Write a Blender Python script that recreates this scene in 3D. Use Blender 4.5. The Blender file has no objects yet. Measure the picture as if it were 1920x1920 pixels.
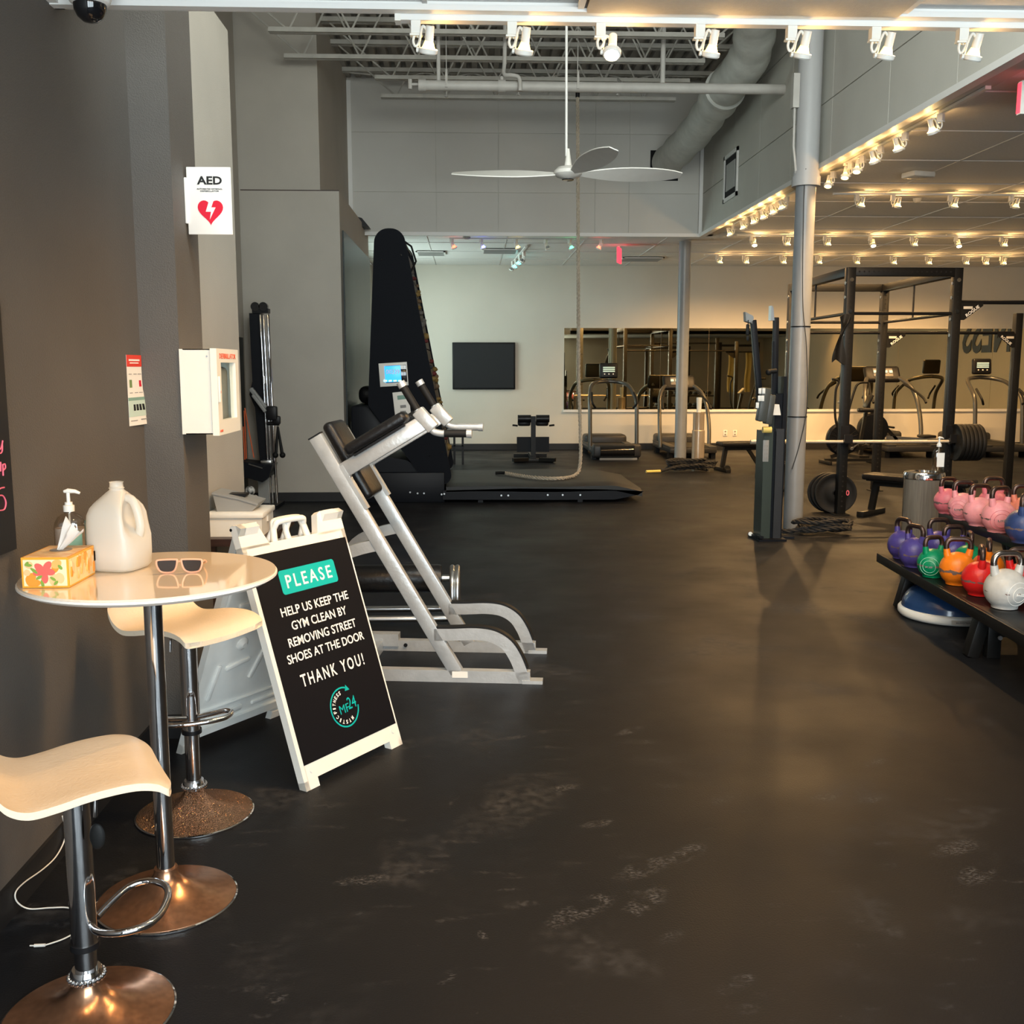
import bpy, bmesh, math, random
from mathutils import Vector, Matrix, Euler
random.seed(7)
PI=math.pi
SC=bpy.context.scene; COL=SC.collection
# ---------------- camera ----------------
F=1923.0; TH=math.atan(80/F); PT=math.atan(270/F); CH=1.6
cd=bpy.data.cameras.new('camera'); cam=bpy.data.objects.new('camera',cd); COL.objects.link(cam)
cd.sensor_fit='HORIZONTAL'; cd.sensor_width=36; cd.lens=36*F/1920; cd.clip_end=200
cam.location=(0,0,CH); cam.rotation_euler=(PI/2-PT,0,-TH); SC.camera=cam
# ---------------- world / exposure ----------------
SC.view_settings.view_transform='Standard'; SC.view_settings.look='None'
SC.view_settings.gamma=1; SC.view_settings.use_curve_mapping=False
SC.view_settings.exposure=0.46
w=bpy.data.worlds.new('sky'); SC.world=w; w.use_nodes=True
bg=w.node_tree.nodes['Background']; bg.inputs[0].default_value=(.72,.82,1,1); bg.inputs[1].default_value=1.0
def area(name,loc,rot,sx,sy,e,col):
    d=bpy.data.lights.new(name,'AREA'); d.shape='RECTANGLE'; d.size=sx; d.size_y=sy; d.energy=e; d.color=col
    o=bpy.data.objects.new(name,d); COL.objects.link(o); o.location=loc; o.rotation_euler=rot; return o
area('shopfront_daylight',(1.3,-1.75,1.5),(PI/2,0,0),4.4,2.3,330,(.88,.94,1.0))
area('clerestory_daylight',(1.0,3.30,4.35),(PI/2,0,0),4.2,1.9,270,(.98,.97,.93))  # fill light added for the dark bay, behind an invented window
area('left_window_daylight',(-2.35,17.9,2.0),(PI/2,0,-PI/2),3.0,2.4,105,(.84,1.0,.93))
WARM=(1.0,.58,.23)

# ---------------- pixel -> plane helpers (photo is 1920 x 1920) ----------------
def _ray(u,v):
    x=u-960.;y=960.-v
    fw=F*math.cos(PT)+y*math.sin(PT); up=y*math.cos(PT)-F*math.sin(PT)
    return (x*math.cos(TH)+fw*math.sin(TH), fw*math.cos(TH)-x*math.sin(TH), up)
def pz(u,v,z=0):
    r=_ray(u,v);t=(z-CH)/r[2];return Vector((r[0]*t,r[1]*t,z))
def py(u,v,y):
    r=_ray(u,v);t=y/r[1];return Vector((r[0]*t,y,CH+r[2]*t))
def px(u,v,x):
    r=_ray(u,v);t=x/r[0];return Vector((x,r[1]*t,CH+r[2]*t))

# ---------------- materials ----------------
MATS={}
def mat(name,col,rough=.5,metal=0,noise=0,scale=8,bump=0,bscale=60,spec=.5,emit=None,es=0,trans=0,ior=1.45,coat=0,col2=None,alpha=1,stretch=None,sheen=0):
    if name in MATS: return MATS[name]
    m=bpy.data.materials.new(name); m.use_nodes=True; nt=m.node_tree; b=nt.nodes['Principled BSDF']
    c=(*col,1); b.inputs['Base Color'].default_value=c; b.inputs['Roughness'].default_value=rough
    b.inputs['Metallic'].default_value=metal; b.inputs['Specular IOR Level'].default_value=spec
    b.inputs['Transmission Weight'].default_value=trans; b.inputs['IOR'].default_value=ior
    b.inputs['Coat Weight'].default_value=coat; b.inputs['Alpha'].default_value=alpha
    tc=nt.nodes.new('ShaderNodeTexCoord')
    if noise:
        n=nt.nodes.new('ShaderNodeTexNoise'); n.inputs['Scale'].default_value=scale; n.inputs['Detail'].default_value=5
        mp=nt.nodes.new('ShaderNodeMapping'); nt.links.new(tc.outputs['Object'],mp.inputs[0]); nt.links.new(mp.outputs[0],n.inputs['Vector'])
        if stretch: mp.inputs['Scale'].default_value=stretch
        r=nt.nodes.new('ShaderNodeValToRGB'); r.color_ramp.elements[0].position=.35; r.color_ramp.elements[1].position=.65
        d=col2 if col2 else tuple(x*(1-noise) for x in col)
        r.color_ramp.elements[0].color=(*d,1); r.color_ramp.elements[1].color=c
        nt.links.new(n.outputs['Fac'],r.inputs[0]); nt.links.new(r.outputs[0],b.inputs['Base Color'])
    if bump:
        n=nt.nodes.new('ShaderNodeTexNoise'); n.inputs['Scale'].default_value=bscale; n.inputs['Detail'].default_value=3
        nt.links.new(tc.outputs['Object'],n.inputs['Vector'])
        bp=nt.nodes.new('ShaderNodeBump'); bp.inputs['Strength'].default_value=bump; bp.inputs['Distance'].default_value=.01
        nt.links.new(n.outputs['Fac'],bp.inputs['Height']); nt.links.new(bp.outputs[0],b.inputs['Normal'])
    if emit:
        b.inputs['Emission Color'].default_value=(*emit,1); b.inputs['Emission Strength'].default_value=es
    MATS[name]=m; return m
M={}
def dm(k,*a,**kw): M[k]=mat(k,*a,**kw)
dm('dark_wall',(.10,.090,.080),.62,noise=.08,scale=3,bump=.25,bscale=180)
dm('greige_wall',(.43,.395,.34),.7,noise=.07,scale=2,bump=.15,bscale=150)
dm('pale_wall',(.56,.55,.50),.75,noise=.06,scale=1.5,bump=.15,bscale=120)
dm('soffit_paint',(.60,.585,.54),.7,noise=.05,scale=1.2,bump=.1,bscale=90)
dm('soffit_side_paint',(.58,.565,.51),.7,noise=.08,scale=1.2,bump=.1,bscale=90)
dm('far_wall',(.66,.62,.54),.75,noise=.05,scale=1.2,bump=.12,bscale=90)
dm('tile',(.78,.765,.73),.9,noise=.06,scale=40,bump=.3,bscale=120)
dm('near_tile',(.68,.67,.65),.9,noise=.05,scale=60,bump=.3,bscale=200)
dm('grid_white',(.72,.70,.67),.8)
dm('white_trim',(.78,.77,.74),.45)
dm('deck_paint',(.40,.38,.34),.7,noise=.15,scale=6)
dm('joist_paint',(.50,.48,.43),.6,noise=.15,scale=8)
dm('pipe_paint',(.56,.54,.50),.5,noise=.12,scale=7)
dm('duct_wrap',(.64,.65,.60),.6,noise=.1,scale=9,bump=.8,bscale=7)
dm('black_base',(.012,.012,.013),.5)
dm('shadow_black',(.006,.006,.007),.9)
dm('column_grey',(.23,.245,.26),.38,noise=.06,scale=9,spec=.6)
dm('column_top',(.44,.44,.44),.45)
dm('chrome',(.80,.80,.82),.07,1,noise=.08,scale=20)
dm('base_chrome',(.50,.27,.16),.24,.9,noise=.25,scale=50)  # chrome; the copper tone is a warm brown reflection painted in
dm('bar_steel',(.72,.66,.55),.28,.45)
dm('base_chrome_pitted',(.52,.30,.18),.16,1,noise=.6,scale=220,bump=.9,bscale=260)  # pitted chrome, same brown reflection put into its colour
dm('steel',(.55,.56,.57),.3,1)
dm('brushed_steel',(.60,.52,.42),.25,.6,noise=.3,scale=12,stretch=(14,14,.4))
dm('silver_paint',(.50,.52,.53),.30,.4,noise=.12,scale=14,bump=.1)
dm('black_metal',(.007,.007,.008),.42,spec=.3)
dm('rack_metal',(.009,.009,.009),.42,noise=.2,scale=30,spec=.3)
dm('black_vinyl',(.008,.008,.009),.36,spec=.4,bump=.25,bscale=45)
dm('black_rubber',(.007,.007,.007),.6,spec=.3)
dm('black_mat',(.014,.015,.016),.5,bump=.4,bscale=5)
dm('black_gloss',(.008,.008,.009),.08,coat=.4)
dm('dark_gloss_panel',(.035,.042,.042),.34,spec=.3,noise=.4,scale=3,stretch=(1,5,.4))
dm('machine_black',(.005,.006,.009),.45,spec=.2)
dm('tread_panel',(.005,.006,.009),.6,spec=.10,bump=.1,bscale=300)
dm('cream_leather',(.76,.64,.49),.42,bump=.15,bscale=120,noise=.04,scale=10)
dm('table_lacquer',(.80,.68,.53),.07,coat=.7)  # cream tint stands for warm light and reflections on the top
dm('white_plastic',(.80,.78,.72),.42,noise=.04,scale=12)
dm('grey_plastic',(.80,.81,.78),.5,noise=.06,scale=9)
dm('mid_grey_plastic',(.26,.26,.25),.5)
dm('sign_black',(.006,.006,.008),.4,spec=.3)
dm('ink_white',(.85,.84,.80),.6)
dm('teal',(.0,.40,.38),.5)
dm('cabinet_white',(.80,.77,.69),.4)
dm('sign_white',(.82,.80,.76),.35)
dm('ink_black',(.01,.01,.01),.5)
dm('ink_red',(.62,.005,.03),.45)
dm('ink_orange_red',(.70,.10,.04),.5)
dm('ink_pink',(.85,.16,.25),.6)
dm('paper_white',(.80,.76,.70),.8)
dm('poster_red',(.70,.05,.03),.6)
dm('poster_green',(.20,.34,.28),.6)
dm('poster_mint',(.52,.64,.56),.6)
dm('ink_grey',(.25,.24,.23),.7)
dm('olive',(.16,.24,.08),.6)
dm('dark_wood',(.045,.022,.018),.4,noise=.4,scale=6,stretch=(1,9,9))
dm('mirror',(.90,.79,.52),.015,1)
dm('vent_grey',(.40,.40,.38),.5)
dm('gold_handle',(.75,.55,.15),.4)
dm('rope_black',(.012,.012,.013),.75,bump=.3,bscale=90)
dm('rope_natural',(.52,.45,.35),.85,bump=.5,bscale=90,noise=.25,scale=30)
dm('screen_blue',(.02,.10,.4),.3,emit=(.03,.30,1.0),es=1.6)
dm('screen_cyan',(.3,.7,.9),.3,emit=(.25,.75,1.0),es=2.2)
dm('screen_lit',(.3,.35,.3),.3,emit=(.6,.75,.55),es=.5)
dm('bulb_warm',(1,.8,.4),.3,emit=(1,.62,.16),es=9)
dm('bulb_hot',(1,.9,.7),.3,emit=(1,.78,.40),es=45)
dm('neck_glow',(1,.85,.3),.3,emit=(1,.74,.20),es=2.6)
dm('bulb_red',(1,.2,.1),.3,emit=(1,.06,.03),es=8)
dm('bulb_blue',(.2,.2,1),.3,emit=(.10,.12,1),es=10)
dm('bulb_green',(.2,1,.5),.3,emit=(.05,.8,.3),es=6)
dm('bulb_teal',(.2,1,1),.3,emit=(.1,.8,.8),es=5)
dm('exit_red',(1,.1,.1),.4,emit=(1,.03,.06),es=1.8)
dm('lens_off',(.25,.25,.25),.2)
dm('yellow_green',(.6,.7,.05),.5)
dm('orange_band',(.62,.12,.04),.6)
dm('yellow_band',(.50,.42,.16),.7)
dm('kb_handle',(.13,.085,.07),.35,.85,noise=.4,scale=40)
dm('kb_handle_bright',(.45,.38,.34),.25,1,noise=.3,scale=40)
def kbm(k,c,wear=.3):
    m=mat('kb_'+k,c,.36,noise=.15,scale=18,bump=.15,bscale=70)
    nt=m.node_tree; b=nt.nodes['Principled BSDF']
    tc=nt.nodes.new('ShaderNodeTexCoord'); sx=nt.nodes.new('ShaderNodeSeparateXYZ'); nt.links.new(tc.outputs['Object'],sx.inputs[0])
    n=nt.nodes.new('ShaderNodeTexNoise'); n.inputs['Scale'].default_value=30; n.inputs['Detail'].default_value=8; nt.links.new(tc.outputs['Object'],n.inputs['Vector'])
    a=nt.nodes.new('ShaderNodeMath'); a.operation='SUBTRACT'; nt.links.new(sx.outputs[2],a.inputs[0]); a.inputs[1].default_value=.085
    ab=nt.nodes.new('ShaderNodeMath'); ab.operation='ABSOLUTE'; nt.links.new(a.outputs[0],ab.inputs[0])
    s=nt.nodes.new('ShaderNodeMath'); s.operation='MULTIPLY'; nt.links.new(ab.outputs[0],s.inputs[0]); s.inputs[1].default_value=20
    t=nt.nodes.new('ShaderNodeMath'); t.operation='SUBTRACT'; nt.links.new(n.outputs['Fac'],t.inputs[0]); nt.links.new(s.outputs[0],t.inputs[1])
    g=nt.nodes.new('ShaderNodeMath'); g.operation='GREATER_THAN'; nt.links.new(t.outputs[0],g.inputs[0]); g.inputs[1].default_value=wear
    mx=nt.nodes.new('ShaderNodeMix'); mx.data_type='RGBA'; nt.links.new(g.outputs[0],mx.inputs[0])
    old=b.inputs['Base Color'].links[0].from_socket; nt.links.new(old,mx.inputs[6]); mx.inputs[7].default_value=(.16,.11,.10,1)
    nt.links.new(mx.outputs[2],b.inputs['Base Color']); M['kb_'+k]=m
kbm('purple',(.075,.055,.26),.46); kbm('green',(.0,.24,.10),.40); kbm('orange',(.90,.22,.01),.28); kbm('red',(.66,.015,.015),.44)
kbm('grey',(.52,.52,.50),.50); kbm('pink',(.88,.34,.36),.44); kbm('worn_pink',(.78,.20,.24),.33); kbm('blue',(.03,.055,.16),.42)
# clear / translucent
def thin_glass(k,col,fac):
    m=bpy.data.materials.new(k); m.use_nodes=True; nt=m.node_tree; nt.nodes.clear()
    o=nt.nodes.new('ShaderNodeOutputMaterial'); t=nt.nodes.new('ShaderNodeBsdfTransparent'); g=nt.nodes.new('ShaderNodeBsdfGlossy'); x=nt.nodes.new('ShaderNodeMixShader')
    t.inputs[0].default_value=(*col,1); g.inputs['Roughness'].default_value=.03; x.inputs[0].default_value=fac
    nt.links.new(t.outputs[0],x.inputs[1]); nt.links.new(g.outputs[0],x.inputs[2]); nt.links.new(x.outputs[0],o.inputs[0]); M[k]=m
thin_glass('window_glass',(.95,.98,.97),.06)
thin_glass('clear_bottle',(.80,.78,.74),.12)
dm('sunglass_lens',(.02,.02,.025),.06,coat=1)
def milky(k,col,tr=.35):
    m=bpy.data.materials.new(k); m.use_nodes=True; nt=m.node_tree; nt.nodes.clear()
    o=nt.nodes.new('ShaderNodeOutputMaterial'); d=nt.nodes.new('ShaderNodeBsdfPrincipled'); t=nt.nodes.new('ShaderNodeBsdfTranslucent'); x=nt.nodes.new('ShaderNodeMixShader')
    d.inputs['Base Color'].default_value=(*col,1); d.inputs['Roughness'].default_value=.28; t.inputs[0].default_value=(*col,1); x.inputs[0].default_value=tr
    nt.links.new(d.outputs[0],x.inputs[1]); nt.links.new(t.outputs[0],x.inputs[2]); nt.links.new(x.outputs[0],o.inputs[0]); M[k]=m
milky('milk_jug',(.80,.78,.72),.45); milky('tissue',(.85,.84,.82),.3); milky('gel',(.70,.62,.56),.4)

# ---------------- geometry builder ----------------
class B:
    def __init__(s): s.bm=bmesh.new(); s.mi=0
    def _f(s,vs):
        try:
            f=s.bm.faces.new(vs); f.material_index=s.mi; f.smooth=True; return f
        except ValueError: return None
    def hexa(s,P):
        v=[s.bm.verts.new(p) for p in P]
        for q in ((0,3,2,1),(4,5,6,7),(0,1,5,4),(1,2,6,5),(2,3,7,6),(3,0,4,7)): s._f([v[i] for i in q])
        return s
    def box(s,x0,x1,y0,y1,z0,z1,bev=0):
        if bev:
            return s.rbox(((x0+x1)/2,(y0+y1)/2,(z0+z1)/2),(x1-x0,y1-y0,z1-z0),bev)
        return s.hexa([(x0,y0,z0),(x1,y0,z0),(x1,y1,z0),(x0,y1,z0),(x0,y0,z1),(x1,y0,z1),(x1,y1,z1),(x0,y1,z1)])
    def rbox(s,c,d,bev,rot=None,seg=2):
        b=bmesh.new(); bmesh.ops.create_cube(b,size=1)
        for v in b.verts: v.co=Vector((v.co.x*d[0],v.co.y*d[1],v.co.z*d[2]))
        bmesh.ops.bevel(b,geom=b.edges[:],offset=min(bev,min(d)*.49),segments=seg,profile=.5,affect='EDGES')
        R=rot if rot is not None else Matrix.Identity(3); c=Vector(c)
        mp={v:s.bm.verts.new(R@v.co+c) for v in b.verts}
        for f in b.faces: s._f([mp[v] for v in f.verts])
        b.free(); return s
    def bar(s,p0,p1,w,h,up=(0,0,1),bev=0):
        p0=Vector(p0);p1=Vector(p1); a=(p1-p0); L=a.length; a.normalize(); up=Vector(up)
        sd=a.cross(up)
        if sd.length<1e-4: sd=a.cross(Vector((1,0,0)))
        sd.normalize(); u=sd.cross(a).normalized()
        R=Matrix((sd,a,u)).transposed()
        if bev: return s.rbox((p0+p1)/2,(w,L,h),bev,R)
        P=[]
        for z in (-h/2,h/2):
            for (x,y) in ((-w/2,0),(w/2,0),(w/2,L),(-w/2,L)): P.append(p0+sd*x+a*y+u*z)
        return s.hexa(P)
    def tube(s,pts,r,seg=10,closed=False,caps=True,rad=None):
        pts=[Vector(p) for p in pts]; n=len(pts); rings=[]; pu=None
        for i,p in enumerate(pts):
            if closed: t=pts[(i+1)%n]-pts[i-1]
            else: t=pts[min(i+1,n-1)]-pts[max(i-1,0)]
            t.normalize()
            if pu is None:
                pu=t.orthogonal().normalized()
            pu=(pu-t*pu.dot(t))
            if pu.length<1e-5: pu=t.orthogonal()
            pu.normalize(); q=t.cross(pu)
            rr=rad[i] if rad else r
            rings.append([s.bm.verts.new(p+(pu*math.cos(2*PI*k/seg)+q*math.sin(2*PI*k/seg))*rr) for k in range(seg)])
        for i in range(n if closed else n-1):
            a=rings[i];b=rings[(i+1)%n]
            for k in range(seg): s._f([a[k],a[(k+1)%seg],b[(k+1)%seg],b[k]])
        if caps and not closed:
            s._f(rings[0][::-1]); s._f(rings[-1])
        return s
    def cyl(s,p0,p1,r,seg=16,r2=None): return s.tube([p0,p1],r,seg,rad=[r,r if r2 is None else r2])
    def lathe(s,prof,c=(0,0,0),seg=24,axis='Z',cap=True):
        c=Vector(c); rings=[]
        for (r,z) in prof:
            ring=[]
            for k in range(seg):
                a=2*PI*k/seg; x,y=r*math.cos(a),r*math.sin(a)
                p={'Z':(x,y,z),'Y':(x,z,y),'X':(z,x,y)}[axis]
                ring.append(s.bm.verts.new(c+Vector(p)))
            rings.append(ring)
        for i in range(len(rings)-1):
            a=rings[i];b=rings[i+1]
            for k in range(seg): s._f([a[k],a[(k+1)%seg],b[(k+1)%seg],b[k]])
        if cap: s._f(rings[0][::-1]); s._f(rings[-1])
        return s
    def sphere(s,c,r,seg=16,n=10,sc=(1,1,1)):
        c=Vector(c); rings=[]
        for i in range(1,n):
            t=PI*i/n
            rings.append([s.bm.verts.new(c+Vector((r*sc[0]*math.sin(t)*math.cos(2*PI*k/seg),r*sc[1]*math.sin(t)*math.sin(2*PI*k/seg),r*sc[2]*math.cos(t)))) for k in range(seg)])
        for i in range(len(rings)-1):
            a=rings[i];b=rings[i+1]
            for k in range(seg): s._f([a[k],b[k],b[(k+1)%seg],a[(k+1)%seg]])
        T=s.bm.verts.new(c+Vector((0,0,r*sc[2])));Bo=s.bm.verts.new(c-Vector((0,0,r*sc[2])))
        for k in range(seg):
            s._f([T,rings[0][k],rings[0][(k+1)%seg]]); s._f([Bo,rings[-1][(k+1)%seg],rings[-1][k]])
        return s
    def prism(s,poly,a,b,axis='Y'):
        # poly: 2D points in the plane across the axis: Y->(x,z)  X->(y,z)  Z->(x,y)
        def P(p,t): return {'Y':(p[0],t,p[1]),'X':(t,p[0],p[1]),'Z':(p[0],p[1],t)}[axis]
        A=[s.bm.verts.new(P(p,a)) for p in poly]; C=[s.bm.verts.new(P(p,b)) for p in poly]
        s._f(A[::-1]); s._f(C); n=len(poly)
        for i in range(n): s._f([A[i],A[(i+1)%n],C[(i+1)%n],C[i]])
        return s
    def sheet(s,fn,nu,nv,th,up=Vector((0,0,1))):
        top=[[s.bm.verts.new(fn(i/nu,j/nv)) for j in range(nv+1)] for i in range(nu+1)]
        bot=[[s.bm.verts.new(Vector(fn(i/nu,j/nv))-up*th) for j in range(nv+1)] for i in range(nu+1)]
        for i in range(nu):
            for j in range(nv):
                s._f([top[i][j],top[i+1][j],top[i+1][j+1],top[i][j+1]]); s._f([bot[i][j],bot[i][j+1],bot[i+1][j+1],bot[i+1][j]])
        for i in range(nu):
            s._f([top[i][0],bot[i][0],bot[i+1][0],top[i+1][0]]); s._f([top[i][nv],top[i+1][nv],bot[i+1][nv],bot[i][nv]])
        for j in range(nv):
            s._f([top[0][j],top[0][j+1],bot[0][j+1],bot[0][j]]); s._f([top[nu][j],bot[nu][j],bot[nu][j+1],top[nu][j+1]])
        return s
    def strip(s,pts,w,h):
        """rectangular tube swept along pts in a local x-z plane, width w in plane, h along y"""
        pts=[Vector(p) for p in pts]; n=len(pts); rings=[]
        for i,p in enumerate(pts):
            t=(pts[min(i+1,n-1)]-pts[max(i-1,0)]).normalized(); nn=Vector((-t.z,0,t.x))
            rings.append([s.bm.verts.new(p+nn*a*w/2+Vector((0,b*h/2,0))) for a,b in((-1,-1),(1,-1),(1,1),(-1,1))])
        for i in range(n-1):
            for k in range(4): s._f([rings[i][k],rings[i][(k+1)%4],rings[i+1][(k+1)%4],rings[i+1][k]])
        s._f(rings[0][::-1]); s._f(rings[-1]); return s
    def mesh(s,name,mats,ang=.7):
        me=bpy.data.meshes.new(name)
        bmesh.ops.recalc_face_normals(s.bm,faces=s.bm.faces[:])
        s.bm.to_mesh(me); s.bm.free()
        for m in (mats if isinstance(mats,(list,tuple)) else [mats]): me.materials.append(M[m] if isinstance(m,str) else m)
        me.set_sharp_from_angle(angle=ang)
        return me
def props(o,label=None,cat=None,group=None,kind=None):
    if label: o['label']=label
    if cat: o['category']=cat
    if group: o['group']=group
    if kind: o['kind']=kind
    return o
def link(name,me,parent=None,world=True):
    o=bpy.data.objects.new(name,me); COL.objects.link(o)
    if parent is not None:
        o.parent=parent
        if world: o.matrix_parent_inverse=wm(parent).inverted()
    return o
def wm(o):
    m=o.matrix_basis.copy()
    if o.parent is not None: m=wm(o.parent)@o.matrix_parent_inverse@m
    return m
def part(name,b,m,parent,label=None,local=True,ang=.7):
    """mesh part; local=True: builder coordinates are the parent's own"""
    o=link(name,b.mesh(name,m,ang),parent,world=not local)
    if label: o['label']=label
    return o
def struct(name,b,m,parent=None,local=False):
    o=link(name,b.mesh(name,m),parent,world=not local)
    if parent is None: o['kind']='structure'
    return o
def solo(name,b,m,label,cat,group=None,loc=None,rz=0,kind=None):
    o=link(name,b.mesh(name,m))
    if loc is not None: o.location=loc; o.rotation_euler=(0,0,rz)
    return props(o,label,cat,group,kind)
def thing(name,label,cat,loc=(0,0,0),rz=0,group=None):
    o=bpy.data.objects.new(name,None); COL.objects.link(o); o.empty_display_size=.1
    o.location=loc; o.rotation_euler=(0,0,rz); return props(o,label,cat,group)
def dup(o,loc=None,rz=None,label=None,group=None,parent=None):
    c=o.copy(); COL.objects.link(c)
    if parent is not None: c.parent=parent
    if loc is not None: c.location=loc
    if rz is not None: c.rotation_euler=(0,0,rz)
    if label: c['label']=label
    if group: c['group']=group
    for ch in list(o.children): dup(ch,parent=c)
    return c
def text_mesh(txt,size,m,thick=.0005,sx=1.0,bold=0,align='CENTER',shear=0,spacing=1.0):
    cu=bpy.data.curves.new('lettering','FONT'); cu.body=txt; cu.size=size; cu.align_x=align; cu.align_y='CENTER'; cu.extrude=thick; cu.offset=bold; cu.shear=shear; cu.space_character=spacing
    cu.resolution_u=3
    o=bpy.data.objects.new('tmp',cu); COL.objects.link(o); bpy.context.view_layer.update()
    me=bpy.data.meshes.new_from_object(o.evaluated_get(bpy.context.evaluated_depsgraph_get())); bpy.data.objects.remove(o); bpy.data.curves.remove(cu)
    me.materials.clear(); me.materials.append(M[m])
    for v in me.vertices: v.co.x*=sx
    return me
def frame(o,ex,ey,origin):
    """put a mesh's local x,y on world vectors ex,ey"""
    ex=Vector(ex).normalized(); ey=Vector(ey).normalized(); ez=ex.cross(ey)
    R=Matrix((ex,ey,ez)).transposed().to_4x4(); R.translation=Vector(origin); return R
def text(name,txt,size,m,parent,ex,ey,origin,**k):
    me=text_mesh(txt,size,m,**k); me.transform(frame(None,ex,ey,origin))
    return link(name,me,parent,world=True)
def textl(name,txt,size,m,parent,ex,ey,origin,**k):
    me=text_mesh(txt,size,m,**k); me.transform(frame(None,ex,ey,origin))
    return link(name,me,parent,world=False)
def arc(c,r,a0,a1,n,ax='XZ'):
    out=[]
    for i in range(n+1):
        a=a0+(a1-a0)*i/n; x,y=r*math.cos(a),r*math.sin(a)
        out.append(Vector(c)+Vector({'XZ':(x,0,y),'XY':(x,y,0),'YZ':(0,x,y)}[ax]))
    return out
def smooth_path(P,n=6,closed=False):
    P=[Vector(p) for p in P]; out=[]; N=len(P)
    rng=range(N) if closed else range(N-1)
    for i in rng:
        if closed: a,b,c,d=P[i-1],P[i],P[(i+1)%N],P[(i+2)%N]
        else: a,b,c,d=P[max(i-1,0)],P[i],P[i+1],P[min(i+2,N-1)]
        for k in range(n):
            t=k/n; out.append(.5*((2*b)+(c-a)*t+(2*a-5*b+4*c-d)*t*t+(3*b-a-3*c+d)*t**3))
    if not closed: out.append(P[-1])
    return out

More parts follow.
